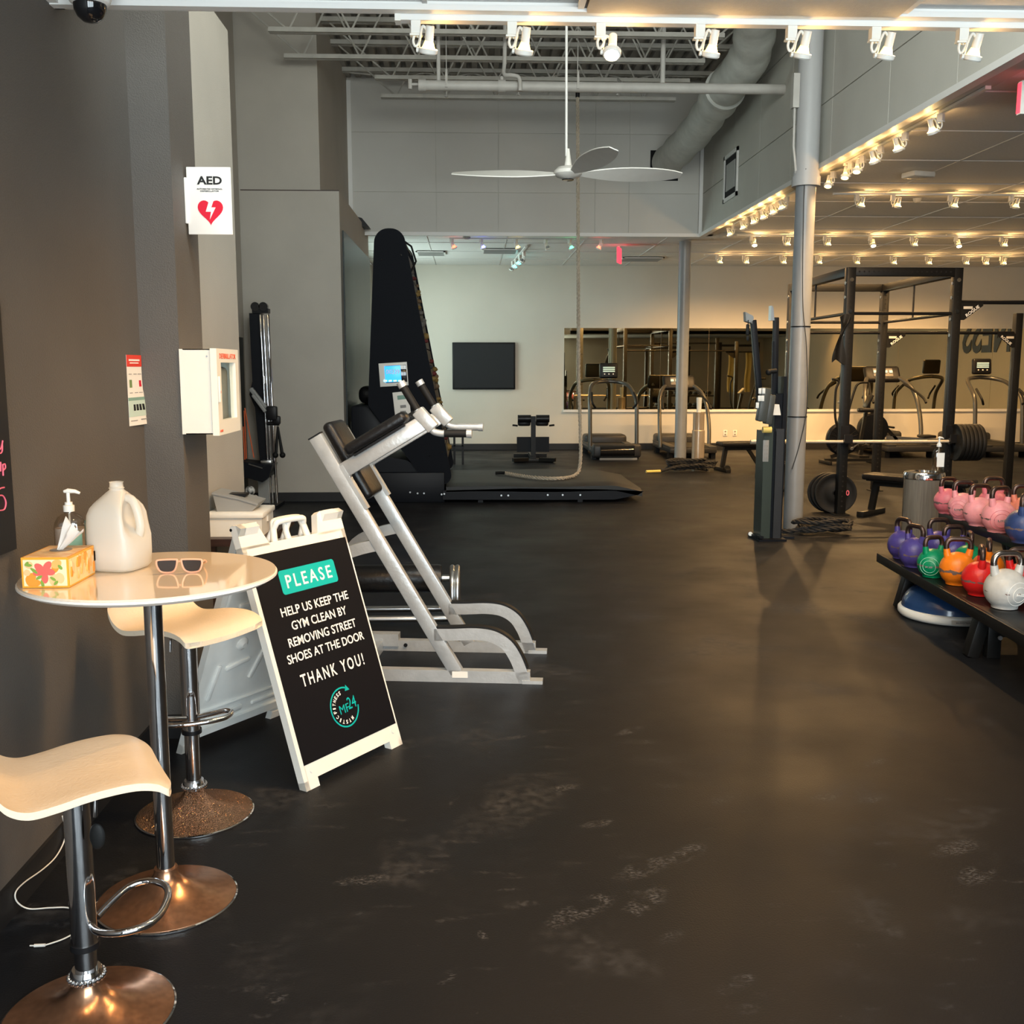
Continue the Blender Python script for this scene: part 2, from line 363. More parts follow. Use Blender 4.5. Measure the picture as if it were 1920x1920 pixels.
# ---------------- floor ----------------
def floor_mat():
    m=bpy.data.materials.new('rubber_floor'); m.use_nodes=True; nt=m.node_tree; N=nt.nodes; L=nt.links; b=N['Principled BSDF']
    tc=N.new('ShaderNodeTexCoord')
    def noise(sc,det=4,st=None,dist=0):
        n=N.new('ShaderNodeTexNoise'); n.inputs['Scale'].default_value=sc; n.inputs['Detail'].default_value=det; n.inputs['Distortion'].default_value=dist
        mp=N.new('ShaderNodeMapping'); L.new(tc.outputs['Object'],mp.inputs[0]); L.new(mp.outputs[0],n.inputs['Vector'])
        if st: mp.inputs['Scale'].default_value=st
        return n.outputs['Fac']
    def math_(op,a,bb,c=None,clamp=False):
        n=N.new('ShaderNodeMath'); n.operation=op; n.use_clamp=clamp
        for i,x in enumerate((a,bb,c)):
            if x is None: continue
            if isinstance(x,(int,float)): n.inputs[i].default_value=x
            else: L.new(x,n.inputs[i])
        return n.outputs[0]
    def ramp(x,a,bb):
        n=N.new('ShaderNodeMapRange'); n.interpolation_type='SMOOTHSTEP'; L.new(x,n.inputs[0]); n.inputs[1].default_value=a; n.inputs[2].default_value=bb; return n.outputs[0]
    scuff=math_('MULTIPLY',ramp(noise(2.2,6,None,.4),.52,.72),ramp(noise(24,8),.30,.80))
    streak=math_('MULTIPLY',ramp(noise(3,5,(1.6,5,1)),.60,.72),ramp(noise(60,3),.4,.65))
    specks=ramp(noise(55,2),.74,.78)
    # dusty shoe prints
    sx=N.new('ShaderNodeSeparateXYZ'); L.new(tc.outputs['Object'],sx.inputs[0])
    tread=math_('MULTIPLY',ramp(noise(70,3,(1,2.2,1)),.46,.60),ramp(noise(14,5,None,.6),.36,.62)); total=None
    for (u,v,a,ln,wd) in [(1090,1705,-.9,.15,.05),(1210,1690,-.7,.11,.045),(1210,1628,-1.0,.13,.05),(1290,1600,-.8,.10,.045),(680,1650,-1.4,.09,.035),(1545,1495,-1.3,.07,.03),(1790,1590,-1.1,.11,.045),(1830,1640,-.9,.10,.045),(1120,1545,-1.2,.07,.03),(1050,1480,-1.0,.08,.035),(840,1830,-.6,.05,.02),(1350,1500,-1.1,.08,.03),(1630,1500,-1.2,.06,.028),(1180,1370,-.9,.09,.03),(950,1385,-1.2,.10,.02),(1380,1845,-1,.07,.03),(1640,1430,-1,.08,.03),(1255,1760,-.9,.06,.03),(520,1868,.3,.035,.03),(905,1755,.3,.03,.014)]:
        c=pz(u,v); ca,sa=math.cos(a),math.sin(a)
        dx=math_('SUBTRACT',sx.outputs[0],c.x); dy=math_('SUBTRACT',sx.outputs[1],c.y)
        p=math_('MULTIPLY_ADD',dx,ca/wd,math_('MULTIPLY',dy,sa/wd)); q=math_('MULTIPLY_ADD',dx,-sa/ln,math_('MULTIPLY',dy,ca/ln))
        r=math_('ADD',math_('MULTIPLY',p,p),math_('MULTIPLY',q,q))
        k=N.new('ShaderNodeMapRange'); k.interpolation_type='SMOOTHSTEP'; L.new(r,k.inputs[0]); k.inputs[1].default_value=1.3; k.inputs[2].default_value=.2
        total=k.outputs[0] if total is None else math_('MAXIMUM',total,k.outputs[0])
    prints=math_('MULTIPLY',total,tread)
    dirt=math_('ADD',math_('MULTIPLY',scuff,.42),math_('MULTIPLY',streak,.30))
    dirt=math_('ADD',dirt,math_('MULTIPLY',specks,.30)); dirt=math_('ADD',dirt,math_('MULTIPLY',prints,.75),None,True)
    mx=N.new('ShaderNodeMix'); mx.data_type='RGBA'; L.new(dirt,mx.inputs[0]); mx.inputs[6].default_value=(.0082,.0094,.0120,1); mx.inputs[7].default_value=(.085,.088,.098,1)
    L.new(mx.outputs[2],b.inputs['Base Color'])
    rr=N.new('ShaderNodeMapRange'); L.new(noise(1.3,5),rr.inputs[0]); rr.inputs[1].default_value=.3; rr.inputs[2].default_value=.7; rr.inputs[3].default_value=.40; rr.inputs[4].default_value=.56
    ro=math_('ADD',rr.outputs[0],math_('MULTIPLY',dirt,.5),None,True); L.new(ro,b.inputs['Roughness'])
    b.inputs['Specular IOR Level'].default_value=.13
    bp=N.new('ShaderNodeBump'); bp.inputs['Strength'].default_value=.22; bp.inputs['Distance'].default_value=.004
    L.new(noise(160,3),bp.inputs['Height']); L.new(bp.outputs[0],b.inputs['Normal'])
    M['floor']=m
floor_mat()
struct('floor',B().box(-3.2,13,-2.2,20.6,-.1,0),'floor')

# ---------------- walls ----------------
CZ=3.55   # hall ceiling
HZ=5.70   # bay roof deck
XL=-1.36; XB=3.43; YB=15.4; YC=3.66; ZC=2.79
struct('wall_left',B().box(XL-.25,XL,-1.6,4.4,0,3.5),'dark_wall')
pil=struct('trim_1',B().box(XL,-1.2,4.36,4.74,0,3.5),'dark_wall')
struct('wall_left_end',B().box(XL-.25,XL,4.40,6.22,0,3.5),'greige_wall')
struct('wall_left_recess',B().box(-2.9,-2.65,6.0,12.4,0,HZ),'greige_wall')
struct('wall_recess_return',B().box(-2.65,XL-.25,5.97,6.2,0,HZ),'greige_wall')
struct('wall_above_left',B().box(-1.9,XL-.02,3.4,6.0,3.5,HZ),'greige_wall')
struct('wall_left_box',B().box(-2.9,-1.5,12.42,15.9,0,3.64),'greige_wall')
struct('trim_7',B().box(-2.64,-1.5,12.425,12.43,3.640,3.652),'dark_wood')
struct('wall_left_upper',B().box(-2.9,-1.72,12.44,YB+.1,3.64,HZ+.05),'greige_wall')
# far left wall of the back room, with a window in it
b=B(); X0,X1=-2.1,-1.85
b.box(X0,X1,15.9,16.4,0,CZ).box(X0,X1,19.4,20.4,0,CZ).box(X0,X1,16.4,19.4,0,.9).box(X0,X1,16.4,19.4,3.2,CZ)
struct('wall_far_left',b,'pale_wall')
wf=struct('window_1',B().box(-2.02,-1.92,16.4,16.47,.9,3.2).box(-2.02,-1.92,19.33,19.4,.9,3.2).box(-2.02,-1.92,17.87,17.93,.9,3.2).box(-2.02,-1.92,16.4,19.4,.9,.97).box(-2.02,-1.92,16.4,19.4,3.13,3.2),'white_trim')
struct('pane',B().box(-1.98,-1.97,16.47,17.87,.97,3.13),'window_glass',wf); struct('pane',B().box(-1.98,-1.97,17.93,19.33,.97,3.13),'window_glass',wf)
struct('wall_far',B().box(-2.1,12.25,20.25,20.5,0,CZ+.1),'far_wall')
struct('wall_right',B().box(12,12.25,-1.6,20.3,0,CZ),'far_wall')
# shopfront behind the camera
b=B(); b.box(XL-.25,-.9,-1.6,-1.4,0,CZ).box(3.5,3.62,-1.6,-1.4,0,CZ).box(-.9,3.5,-1.6,-1.4,2.62,CZ).box(-.9,3.5,-1.6,-1.4,0,.12)
struct('wall_back',b,'dark_wall')
struct('wall_back_hall',B().box(3.62,12.25,-1.6,-1.4,0,CZ),'far_wall')
b=B()
for i in range(4):
    x=-.9+4.4*i/3; b.box(x-.04,x+.04,-1.56,-1.44,.12,2.62)
b.box(-.9,3.5,-1.56,-1.44,.12,.2).box(-.9,3.5,-1.56,-1.44,2.55,2.62)
wf=struct('window_2',b,'black_metal')
for i in range(3): struct('pane',B().box(-.86+4.4/3*i,-.94+4.4/3*(i+1),-1.505,-1.495,.2,2.55),'window_glass',wf)
# baseboards
struct('baseboard_left',B().box(XL,XL+.012,-1.4,4.36,0,.105).box(XL,-1.19,4.348,4.36,0,.105).box(-1.2,-1.188,4.348,4.75,0,.105).box(XL,XL+.012,4.75,6.2,0,.105),'black_base')
struct('baseboard_box',B().box(-2.65,-1.488,12.408,12.42,0,.11).box(-1.5,-1.488,12.408,15.9,0,.11),'black_base')
struct('baseboard_far',B().box(-1.85,12,20.235,20.25,0,.12),'black_base')
# soffits of the high bay: backing plus panels with open joints
def panels(name,par,axis,pos,us,vs,th,m,gap=.008,inward=-1):
    for i in range(len(us)-1):
        for j in range(len(vs)-1):
            a,b_=us[i]+gap/2,us[i+1]-gap/2; c,d=vs[j]+gap/2,vs[j+1]-gap/2
            p0,p1=sorted((pos,pos+inward*th))
            bb=B().box(a,b_,p0,p1,c,d) if axis=='Y' else B().box(p0,p1,a,b_,c,d)
            struct(name,bb,m,par)
s1=struct('wall_soffit_far',B().box(-1.85,XB+.2,YB+.015,YB+.25,CZ,HZ+.1),'soffit_side_paint')
panels('panel',s1,'Y',YB+.015,[-1.72,-1.68,.44-.9,.44,1.35+.5,2.35,XB-.05],[CZ,4.12,4.95,HZ],.015,'soffit_paint',.012)
s2=struct('wall_soffit_right',B().box(XB+.015,XB+.25,3.4,YB+.2,CZ,HZ+.1),'soffit_side_paint')
panels('panel',s2,'X',XB+.015,[3.7,5.0,6.2,7.4,8.6,9.95,11.2,12.4,13.6,14.75,YB],[CZ,4.12,4.95,HZ],.015,'soffit_side_paint',.01)
struct('trim_2',B().box(XB-.03,XB+.05,3.7,YB,CZ-.04,CZ+.01).box(-1.72,XB+.02,YB-.02,YB+.06,CZ-.04,CZ+.01),'white_trim')
struct('trim_3',B().box(-1.72,-1.66,YB-.03,YB,CZ,HZ-.05).box(XB-.05,XB,YB-.04,YB,CZ,HZ-.2),'white_trim')
struct('wall_bay_front',B().box(-1.4,-1.1,3.45,3.6,ZC+.15,HZ+.1).box(3.1,XB+.2,3.45,3.6,ZC+.15,HZ+.1).box(-1.1,3.1,3.45,3.6,ZC+.15,3.4).box(-1.1,3.1,3.45,3.6,5.35,HZ+.1),'soffit_paint')
wf=struct('window_3',B().box(-1.1,3.1,3.48,3.56,3.4,3.46).box(-1.1,3.1,3.48,3.56,5.29,5.35).box(-1.1,-1.04,3.48,3.56,3.4,5.35).box(3.04,3.1,3.48,3.56,3.4,5.35).box(.97,1.03,3.48,3.56,3.4,5.35),'white_trim')  # unseen window, added so fill light can enter the high bay
struct('pane',B().box(-1.04,.97,3.515,3.52,3.46,5.29),'window_glass',wf); struct('pane',B().box(1.03,3.04,3.515,3.52,3.46,5.29),'window_glass',wf)
# roof deck: corrugated sheet over the bay
b=B(); pts=[]; x=-3.0
while x<XB+.3:
    pts+= [(x,HZ+.06),(x+.05,HZ+.06),(x+.065,HZ),(x+.135,HZ)]; x+=.15
n=len(pts)
for y0,y1 in((3.4,YB+.12),):
    A=[b.bm.verts.new((p[0],y0,p[1])) for p in pts]; C=[b.bm.verts.new((p[0],y1,p[1])) for p in pts]
    for i in range(n-1): f=b._f([A[i],A[i+1],C[i+1],C[i]]); f.smooth=False
b.box(-3.0,XB+.3,3.4,YB+.12,HZ+.09,HZ+.15)
struct('ceiling_deck',b,'deck_paint')
# ceilings with lay-in tiles
def tiled(name,regions,z,tw,td,mt,holes=()):
    b=B()
    for (x0,x1,y0,y1) in regions: b.box(x0,x1,y0,y1,z+.03,z+.12)
    c=struct(name,b,'grid_white')
    me=B().box(-tw/2+.012,tw/2-.012,-td/2+.012,td/2-.012,0,.012).mesh('tile',mt)
    g=B()
    for (x0,x1,y0,y1) in regions:
        i=0; xs=[]; x=x0
        while x<x1-.05: xs.append(x); x+=tw
        ys=[]; y=y0
        while y<y1-.05: ys.append(y); y+=td
        for x in xs: g.box(x-.008,x+.008,y0,y1,z+.011,z+.03)
        for y in ys: g.box(x0,x1,y-.008,y+.008,z+.010,z+.03)
        for x in xs:
            for y in ys:
                if any(hx0<x+tw/2<hx1 and hy0<y+td/2<hy1 for hx0,hx1,hy0,hy1 in holes): continue
                w=min(tw,x1-x); d=min(td,y1-y)
                o=link('tile',me,c,world=True)
                o.matrix_parent_inverse=Matrix.Identity(4)
                o.location=(x+w/2,y+d/2,z+.016+random.uniform(0,.004)); o.scale=(w/tw,d/td,1)
    struct('grid',g,'grid_white',c)
    return c
tiled('ceiling',[(XB+.06,12,3.9,YB+.06),(-1.85,12,YB+.06,20.25)],CZ,1.22,1.22,'tile')
tiled('ceiling_canopy',[(XL,3.6,-1.4,YC-.03)],ZC,1.22,.61,'near_tile')
struct('ceiling_canopy_right',B().box(3.6,12,-1.4,3.9,ZC,ZC+.12).box(3.6,12,3.75,3.9,ZC,CZ+.1),'near_tile')
struct('trim_4',B().box(XL,12,YC-.035,YC,ZC-.012,ZC+.16).box(XL,12,YC-.06,YC-.02,ZC-.016,ZC),'white_trim')
struct('trim_5',B().box(XL,XL+.03,-1.4,YC,ZC-.012,ZC+.03),'white_trim')
# ---------------- track lights ----------------
ORD=['first','second','third','fourth','fifth','sixth','seventh','eighth','ninth','tenth','eleventh']
def spot(name,e,col,ang,parent,loc,rot=(0,0,0)):
    d=bpy.data.lights.new(name,'SPOT'); d.energy=e; d.color=col; d.spot_size=ang; d.spot_blend=.8; d.shadow_soft_size=.03
    o=bpy.data.objects.new(name,d); COL.objects.link(o); o.parent=parent; o.location=loc; o.rotation_euler=rot; return o
def make_lamp(kind='warm',tilt=.1,tx=0,nk=.02,e=40,face='bulb_warm',ang=2.2,col=WARM):
    t=thing('track_light','white track spot','lamp')
    part('adapter',B().box(-.016,.016,-.016,.016,-.040,0).box(-.021,.021,-.012,.012,-.046,-.040),'white_plastic',t)
    R=Matrix.Rotation(tilt,4,'Y')@Matrix.Rotation(tx,4,'X')
    def T(p): return R@Vector(p)+Vector((.040,0,-.093))
    bb=B(); bb.tube([T((0,0,.032)),T((0,0,.078))],.0145,14); part('socket',bb,'white_plastic',t)
    bb=B(); bb.tube([T((0,0,.005)),T((0,0,.037))],.012,10,rad=[.024,.012]); part('lamp_neck',bb,'neck_glow' if face in('bulb_warm','bulb_hot') else face,t)
    bb=B()
    pr=[(.030,.008),(.032,.006),(.031,-.006),(.026,-.010),(.024,-.008),(.027,.004)]
    rings=[]
    for r,z in pr: rings.append([bb.bm.verts.new(T((r*math.cos(2*PI*k/18),r*math.sin(2*PI*k/18),z))) for k in range(18)])
    for i in range(len(pr)):
        a=rings[i];c=rings[(i+1)%len(pr)]
        for k in range(18): bb._f([a[k],a[(k+1)%18],c[(k+1)%18],c[k]])
    bb.tube([T((-.032,0,0)),T((-.040,0,0))],.009,8)
    part('shade_ring',bb,'white_plastic',t)
    bb=B(); bb.tube([T((0,0,-.006)),T((0,0,-.0085))],.0245,16); part('bulb',bb,face,t)
    bb=B(); bb.tube([(.004,0,-.044),(.006,0,-.05),T((-.030,0,.04)),T((-.030,0,0))],.0025,6); part('bracket',bb,'white_plastic',t)
    bb=B(); bb.tube(smooth_path([(-.006,0,-.042),(-.010,0,-.062),(-.003,0,-.078),(.010,0,-.064),T((-.026,0,.072)),T((-.012,0,.066))],5),.0045,8); part('cable',bb,'white_plastic',t)
    if e:
        spot('beam',e,col,ang,t,T((0,0,-.014)),R.to_euler())
        d=bpy.data.lights.new('neck_light','POINT'); d.energy=e*nk; d.color=col; d.shadow_soft_size=.012
        o=bpy.data.objects.new('neck_light',d); COL.objects.link(o); o.parent=t; o.location=T((0,0,.018)); o.location.x+=.03
    return t
def lamp_row(pts,rz,group,labels,e=30,scale=1.0,hot=(),col=WARM,tilt=.1,ang=2.2,nk=.02):
    P={}
    for i,p in enumerate(pts):
        k='hot' if i in hot else 'n'
        if k not in P:
            o=make_lamp(face='bulb_hot' if k=='hot' else 'bulb_warm',e=e*(1.6 if k=='hot' else 1),tilt=tilt,tx=.36 if k=='n' else -.5,ang=ang,col=col,nk=nk); P[k]=o
            o.location=p; o.rotation_euler=(0,0,rz if not isinstance(rz,list) else rz[i]); props(o,labels[i],None,group)
        else: o=dup(P[k],p,rz if not isinstance(rz,list) else rz[i],labels[i],group)
        o.scale=(scale,)*3
def track(name,p0,p1,label,w=.034,h=.02):
    p0=Vector(p0);p1=Vector(p1)
    t=thing('light_track',label,'track',p0,math.atan2(p1.y-p0.y,p1.x-p0.x))
    L=(p1-p0).length
    part('rail',B().box(0,L,-w/2,w/2,-h,0),'white_trim',t)
    part('end_cap',B().box(-.02,.0,-w/2-.004,w/2+.004,-h-.004,0),'white_plastic',t); part('end_cap',B().box(L,L+.02,-w/2-.004,w/2+.004,-h-.004,0),'white_plastic',t)
    return t
# near track along the canopy edge
YT=3.665
track('t',(py(752,37,YT).x,YT,2.786),(2.4,YT,2.786),'white lighting track along the front edge of the low canopy ceiling',.04,.03)
us=[780,960,1126,1312,1484,1641,1805]
lamp_row([(py(u,50,YT).x,YT,2.756) for u in us],0,'spots on the near canopy track',['%s white spot from the left on the near canopy track'%ORD[i] + (', its bulb glaring' if i==2 else '') for i in range(7)],e=45,hot=(2,),nk=.007,tilt=.12,ang=2.5)
track('t',(-1.1,1.45,2.786),(2.6,1.45,2.786),'white lighting track under the low canopy, above the camera')  # unseen track, added to brighten the table and stools
lamp_row([(-.85+.62*i,1.45,2.756) for i in range(6)],0,'spots on the track above the camera',['%s spot from the left on the canopy track above the camera'%ORD[i] for i in range(6)],e=24,nk=.007,tilt=.12,ang=2.6)
# side track under the right hall ceiling next to the soffit
ZT=3.545; XS=3.62
def yx(u): return XS*F/(u-880)*1.0
ta=[px(u,200,XS).y for u in (1765,1700,1655,1622,1600,1568)]
tb=[px(u,380,XS).y for u in (1475,1458,1440,1422,1402,1377)]
track('t',(XS,7.35,ZT),(XS,10.05,ZT),'white lighting track beside the soffit, on the near side of the front grey column')
track('t',(XS,11.0,ZT),(XS,14.2,ZT),'white lighting track beside the soffit, beyond the front grey column')
lamp_row([(XS,y,ZT-.02) for y in ta],2.3,'spots on the soffit track, near part',['%s warm spot from the right on the near soffit track'%ORD[i] for i in range(6)],nk=.012,e=85,scale=1.35,hot=(0,1,2))
lamp_row([(XS,y,ZT-.02) for y in tb],2.3,'spots on the soffit track, far part',['%s warm spot counted from the column on the far soffit track'%ORD[i] for i in range(6)],nk=.012,e=85,scale=1.35,hot=(0,1,2,3,4,5))
def crossrow(v,z,x0,x1,uu,label,group,e,hot=(),scale=1.35):
    y=pz(1600,v,z).y
    track('t',(x0,y,z+.0),(x1,y,z),label)
    lamp_row([(py(u,v,y).x-.05,y,z-.02) for u in uu],0,group,['%s spot from the left on the %s'%(ORD[i],group.split('spots on the ')[1]) for i in range(len(uu))],e=e,scale=scale,hot=hot)
crossrow(362,ZT,py(1567,362,11.7).x,11.5,[1615,1683,1790,1905],'white lighting track crossing the right ceiling, nearest of three','spots on the nearest cross track',120)
crossrow(441,ZT,py(1390,441,15.2).x,11.5,[1415,1477,1553,1638,1716,1799,1884],'white lighting track crossing the right ceiling, middle of three','spots on the middle cross track',115,hot=(0,3,5))
crossrow(478,ZT,py(1325,478,17.9).x,11.7,[1350,1400,1470,1537,1608,1677,1743,1813,1850,1883],'white lighting track crossing the right ceiling, farthest and closest to the far wall','spots on the farthest cross track',120)
track('t',(5.2,6.6,ZT),(11.4,6.6,ZT),'white lighting track over the near end of the hall, right of the picture')  # unseen track, added to brighten the hall and the mirror views
lamp_row([(5.6+1.1*i,6.6,ZT-.02) for i in range(6)],0,'spots over the near end of the hall',['%s spot from the left on the track over the near end of the hall'%ORD[i] for i in range(6)],e=95,scale=1.35)
# coloured spots in the back room
track('t',(py(845,441,15.9).x,15.9,ZT),(py(1150,441,15.9).x,15.9,ZT),'white lighting track with coloured bulbs behind the far soffit')
for u,f,c in ((847,'bulb_red','red'),(902,'bulb_blue','blue'),(967,'bulb_warm','yellow'),(1023,'lens_off','unlit'),(1068,'bulb_green','green')):
    o=make_lamp(face=f,e=0,tilt=-.5); o.location=(py(u,445,15.9).x,15.9,ZT-.02); o.scale=(1.35,)*3; o.rotation_euler=(0,0,.8)
    props(o,'track spot with %s bulb behind the far soffit'%c,None,'coloured spots in the back room')
o=make_lamp(face='bulb_red',e=0,tilt=-.5); o.location=(py(1128,445,15.9).x,15.9,ZT-.02); o.scale=(1.35,)*3; o.rotation_euler=(0,0,2.5)
props(o,'track spot with red bulb nearest the red exit sign',None,'coloured spots in the back room')
p0=py(986,462,17.0)
track('t',(p0.x,16.9,ZT),(p0.x-.1,19.3,ZT),'short lighting track running toward the far wall')
for i,yy in enumerate((17.6,18.1,18.7,19.1)):
    f='bulb_teal' if i in(1,2) else 'lens_off'
    o=make_lamp(face=f,e=0,tilt=-.6); o.location=(p0.x-.04*i,yy,ZT-.02); o.scale=(1.5,)*3; o.rotation_euler=(0,0,2)
    props(o,'%s spot along the short track running to the far wall, %s'%(ORD[i],'teal bulb' if i in(1,2) else 'unlit'),None,'spots on the short track')

# ---------------- ceiling fittings ----------------
t=thing('troffer_light','large unlit recessed ceiling light panel above the near track','light',(0,0,0))
a=pz(1080,24,ZC); c=pz(1692,30,ZC); x0,x1=a.x,c.x; y1=a.y-.02
part('frame',B().box(x0,x1,y1-.62,y1-.6,ZC-.008,ZC+.01).box(x0,x1,y1-.02,y1,ZC-.008,ZC+.01).box(x0,x0+.02,y1-.62,y1,ZC-.008,ZC+.01).box(x1-.02,x1,y1-.62,y1,ZC-.008,ZC+.01),'white_trim',t)
part('diffuser',B().box(x0+.03,x1-.03,y1-.59,y1-.03,ZC-.018,ZC-.002,.004),'near_tile',t)
part('shadow_gap',B().box(x0+.02,x1-.02,y1-.6,y1-.02,ZC-.004,ZC-.001),'dark_wood',t)
d=pz(163,-5,ZC)
t=thing('dome_camera','white and black dome security camera on the ceiling at upper left','camera',(-1.175,3.44,ZC))
part('housing',B().lathe([(.072,0),(.070,-.03),(.060,-.062),(.046,-.07)],seg=28),'white_plastic',t)
part('dome',B().lathe([(.050,-.066),(.048,-.085),(.038,-.105),(.022,-.118),(.004,-.122)],seg=28),'black_gloss',t)
# high bay: joists
def joist(y,label,dx=0,zb=5.03,x0=-2.65,xe=None):
    t=thing('roof_joist',label,'joist',(0,y,0),0,'open web roof joists')
    xb=xe if xe is not None else x0+.62
    part('top_chord',B().box(x0,XB,-.065,-.012,HZ-.055,HZ-.002).box(x0,XB,.012,.065,HZ-.055,HZ-.002),'joist_paint',t)
    part('bottom_chord',B().box(xb,XB-.75,-.05,-.012,zb-.022,zb+.022).box(xb,XB-.75,.012,.05,zb-.022,zb+.022),'joist_paint',t)
    pts=[Vector((x0+.1,0,HZ-.06)),Vector((xb+.2,0,zb))]; x=xb+.2; up=True
    while x<XB-1.1:
        x+=.318; pts.append(Vector((x,0,HZ-.05 if up else zb))); up=not up
    bb=B()
    for i in range(len(pts)-1): bb.cyl(pts[i],pts[i+1],.011,6)
    bb.cyl(pts[-1],(XB-.1,0,HZ-.06),.011,6)
    part('web',bb,'joist_paint',t)
joist(9.6,'open web steel roof joist nearest the canopy'); joist(11.2,'open web steel roof joist, second from the canopy'); joist(12.1,'open web steel roof joist, third from the canopy'); joist(12.9,'open web steel roof joist between the third one and the sprinkler pipe wall',x0=-1.72); joist(13.75,'lowest looking open web roof joist just above the far soffit panels',x0=-1.72)
joist(14.95,'open web roof joist closest to the far soffit',zb=5.58,x0=-1.72)
# big pipe with droppers
a=py(790,160,11.5); 
t=thing('sprinkler_main','thick cream painted pipe running across the high bay','pipe',(0,11.5,a.z))
part('pipe',B().cyl((a.x,0,0),(XB+.01,0,0),.054,20),'pipe_paint',t)
part('end_valve',B().cyl((a.x-.03,0,0),(a.x+.05,0,0),.064,16).cyl((a.x-.03,0,.01),(a.x-.13,0,.01),.015,8).cyl((a.x-.12,-.0,-.04),(a.x-.12,0,.06),.022,8),'pipe_paint',t)
part('coupling',B().cyl((.33,0,0),(.41,0,0),.066,16).cyl((.37,0,.05),(.37,0,.1),.02,8),'pipe_paint',t)
for u in (822,1243): part('riser',B().cyl((py(u,120,11.5).x,0,.05),(py(u,120,11.5).x,0,HZ-a.z-.02),.022 if u<1000 else .027,12),'pipe_paint',t)
x=py(948,120,11.5).x
part('branch_pipe',B().tube(smooth_path([(x,0,HZ-a.z-.02),(x-.01,0,.3),(x-.02,-.04,.12),(x+.06,-.09,.09),(x+.14,-.1,.06),(x+.15,-.1,-.07)],5),.022,12),'pipe_paint',t)
for u in(837,1083): 
    xx=py(u,150,11.5).x; part('hanger',B().cyl((xx,-.056,-.02),(xx,-.056,.15),.012,8).cyl((xx,0,.1),(xx,0,HZ-a.z),.005,6).box(xx-.012,xx+.012,-.066,-.05,-.03,.1),'pipe_paint',t)
for u,v in((837,183),(972,180),(1158,180)):
    p=py(u,v,12.3)
    part('sprinkler_head',B().cyl((p.x,12.3,p.z+.2),(p.x,12.3,p.z+.02),.008,8).lathe([(.004,.0),(.02,.01),(.02,.02),(.01,.03)],(p.x,12.3,p.z),10).cyl((p.x,12.3,p.z+.19),(p.x,11.52,a.z),.01,8),'pipe_paint',t,local=False)
# duct
P=[Vector((2.885,YB-.02,4.555)),Vector((3.0,13.9,4.68)),py(1362,165,12.5)-Vector((.02,0,.02)),Vector((3.07,11.6,4.97)),Vector((2.88,10.6,5.18)),Vector((2.72,9.3,5.36))]
t=thing('air_duct','round wrapped air duct bending up from a square hole in the far soffit','duct',(0,0,0))
pp=smooth_path(P,8); bb=B(); rr=[.215+.012*math.sin(i*1.9)+(.018 if i in(14,15,22,23) else 0) for i in range(len(pp))]
bb.tube(pp,.22,28,rad=rr); part('duct_body',bb,'duct_wrap',t,ang=1.2)
q=py(1246,309,YB)
part('wall_opening',B().box(q.x-.21,q.x+.20,YB-.012,YB-.002,q.z-.225,q.z+.20),'shadow_black',t)
bb=B(); c=pp[16]; d=(pp[17]-pp[15]).normalized(); bb.cyl(c-d*.03,c+d*.03,.245,28); part('band',bb,'duct_wrap',t)
# ceiling fan
hb=py(1065,325,9.0)
t=thing('ceiling_fan','white three blade ceiling fan hanging on a long rod in the bay','fan',(hb.x,9.0,hb.z))
part('down_rod',B().cyl((-.015,0,.14),(-.03,0,HZ-hb.z),.011,10),'white_trim',t)
part('canopy_cone',B().lathe([(.035,.02),(.03,.08),(.02,.14),(.012,.2)],seg=16),'white_plastic',t)
part('motor_housing',B().lathe([(.02,.055),(.085,.05),(.118,.02),(.12,-.005),(.10,-.028),(.06,-.04),(.05,-.048)],seg=28),'white_plastic',t)
part('light_cap',B().lathe([(.052,-.05),(.05,-.058),(.01,-.06)],seg=20),'black_gloss',t)
for k,a in enumerate((math.radians(153+22),math.radians(1+4),math.radians(-75))):
    def fn(u,v,a=a):
        r=.09+.90*u; w=(.035+.16*math.sin(min(1,u*1.7)*PI/2))*(1-.6*max(0,(u-.6)/.4)**3)
        s=(v-.5)*w; tw=math.radians(32-14*u)*(-1)
        x=r; y=s*math.cos(tw); z=s*math.sin(tw)+.0+ .012*u
        return Vector((x*math.cos(a)-y*math.sin(a),x*math.sin(a)+y*math.cos(a),z))
    part('blade',B().sheet(fn,14,4,.008),'white_plastic',t)
# climbing rope hanging in the bay
RT=py(1083,178,13.05)
def rope_pts(path,r,turns,n=3):
    out=[[] for _ in range(n)]
    L=0
    for i,p in enumerate(path):
        t=(path[min(i+1,len(path)-1)]-path[max(i-1,0)]).normalized()
        if i: L+=(path[i]-path[i-1]).length
        a=Vector((0,1,0)) if abs(t.y)<.7 else Vector((1,0,0)); a=(a-t*a.dot(t)).normalized(); b_=t.cross(a)
        for k in range(n):
            ph=2*PI*(L*turns+k/n); out[k].append(p+(a*math.cos(ph)+b_*math.sin(ph))*r)
    return out
RB=py(1085,720,13.05)
path=[Vector((RT.x+(RB.x-RT.x)*i/70,13.05,RT.z-(RT.z-1.4)*i/70)) for i in range(71)]
zr=.246
tail=smooth_path([path[-1],py(1088,800,13.05),py(1088,868,13.0),pz(1078,891,zr+.01),pz(1045,897,zr),pz(1000,895,zr),pz(965,890,zr),pz(948,887,zr)],12)
full=path+tail[1:]
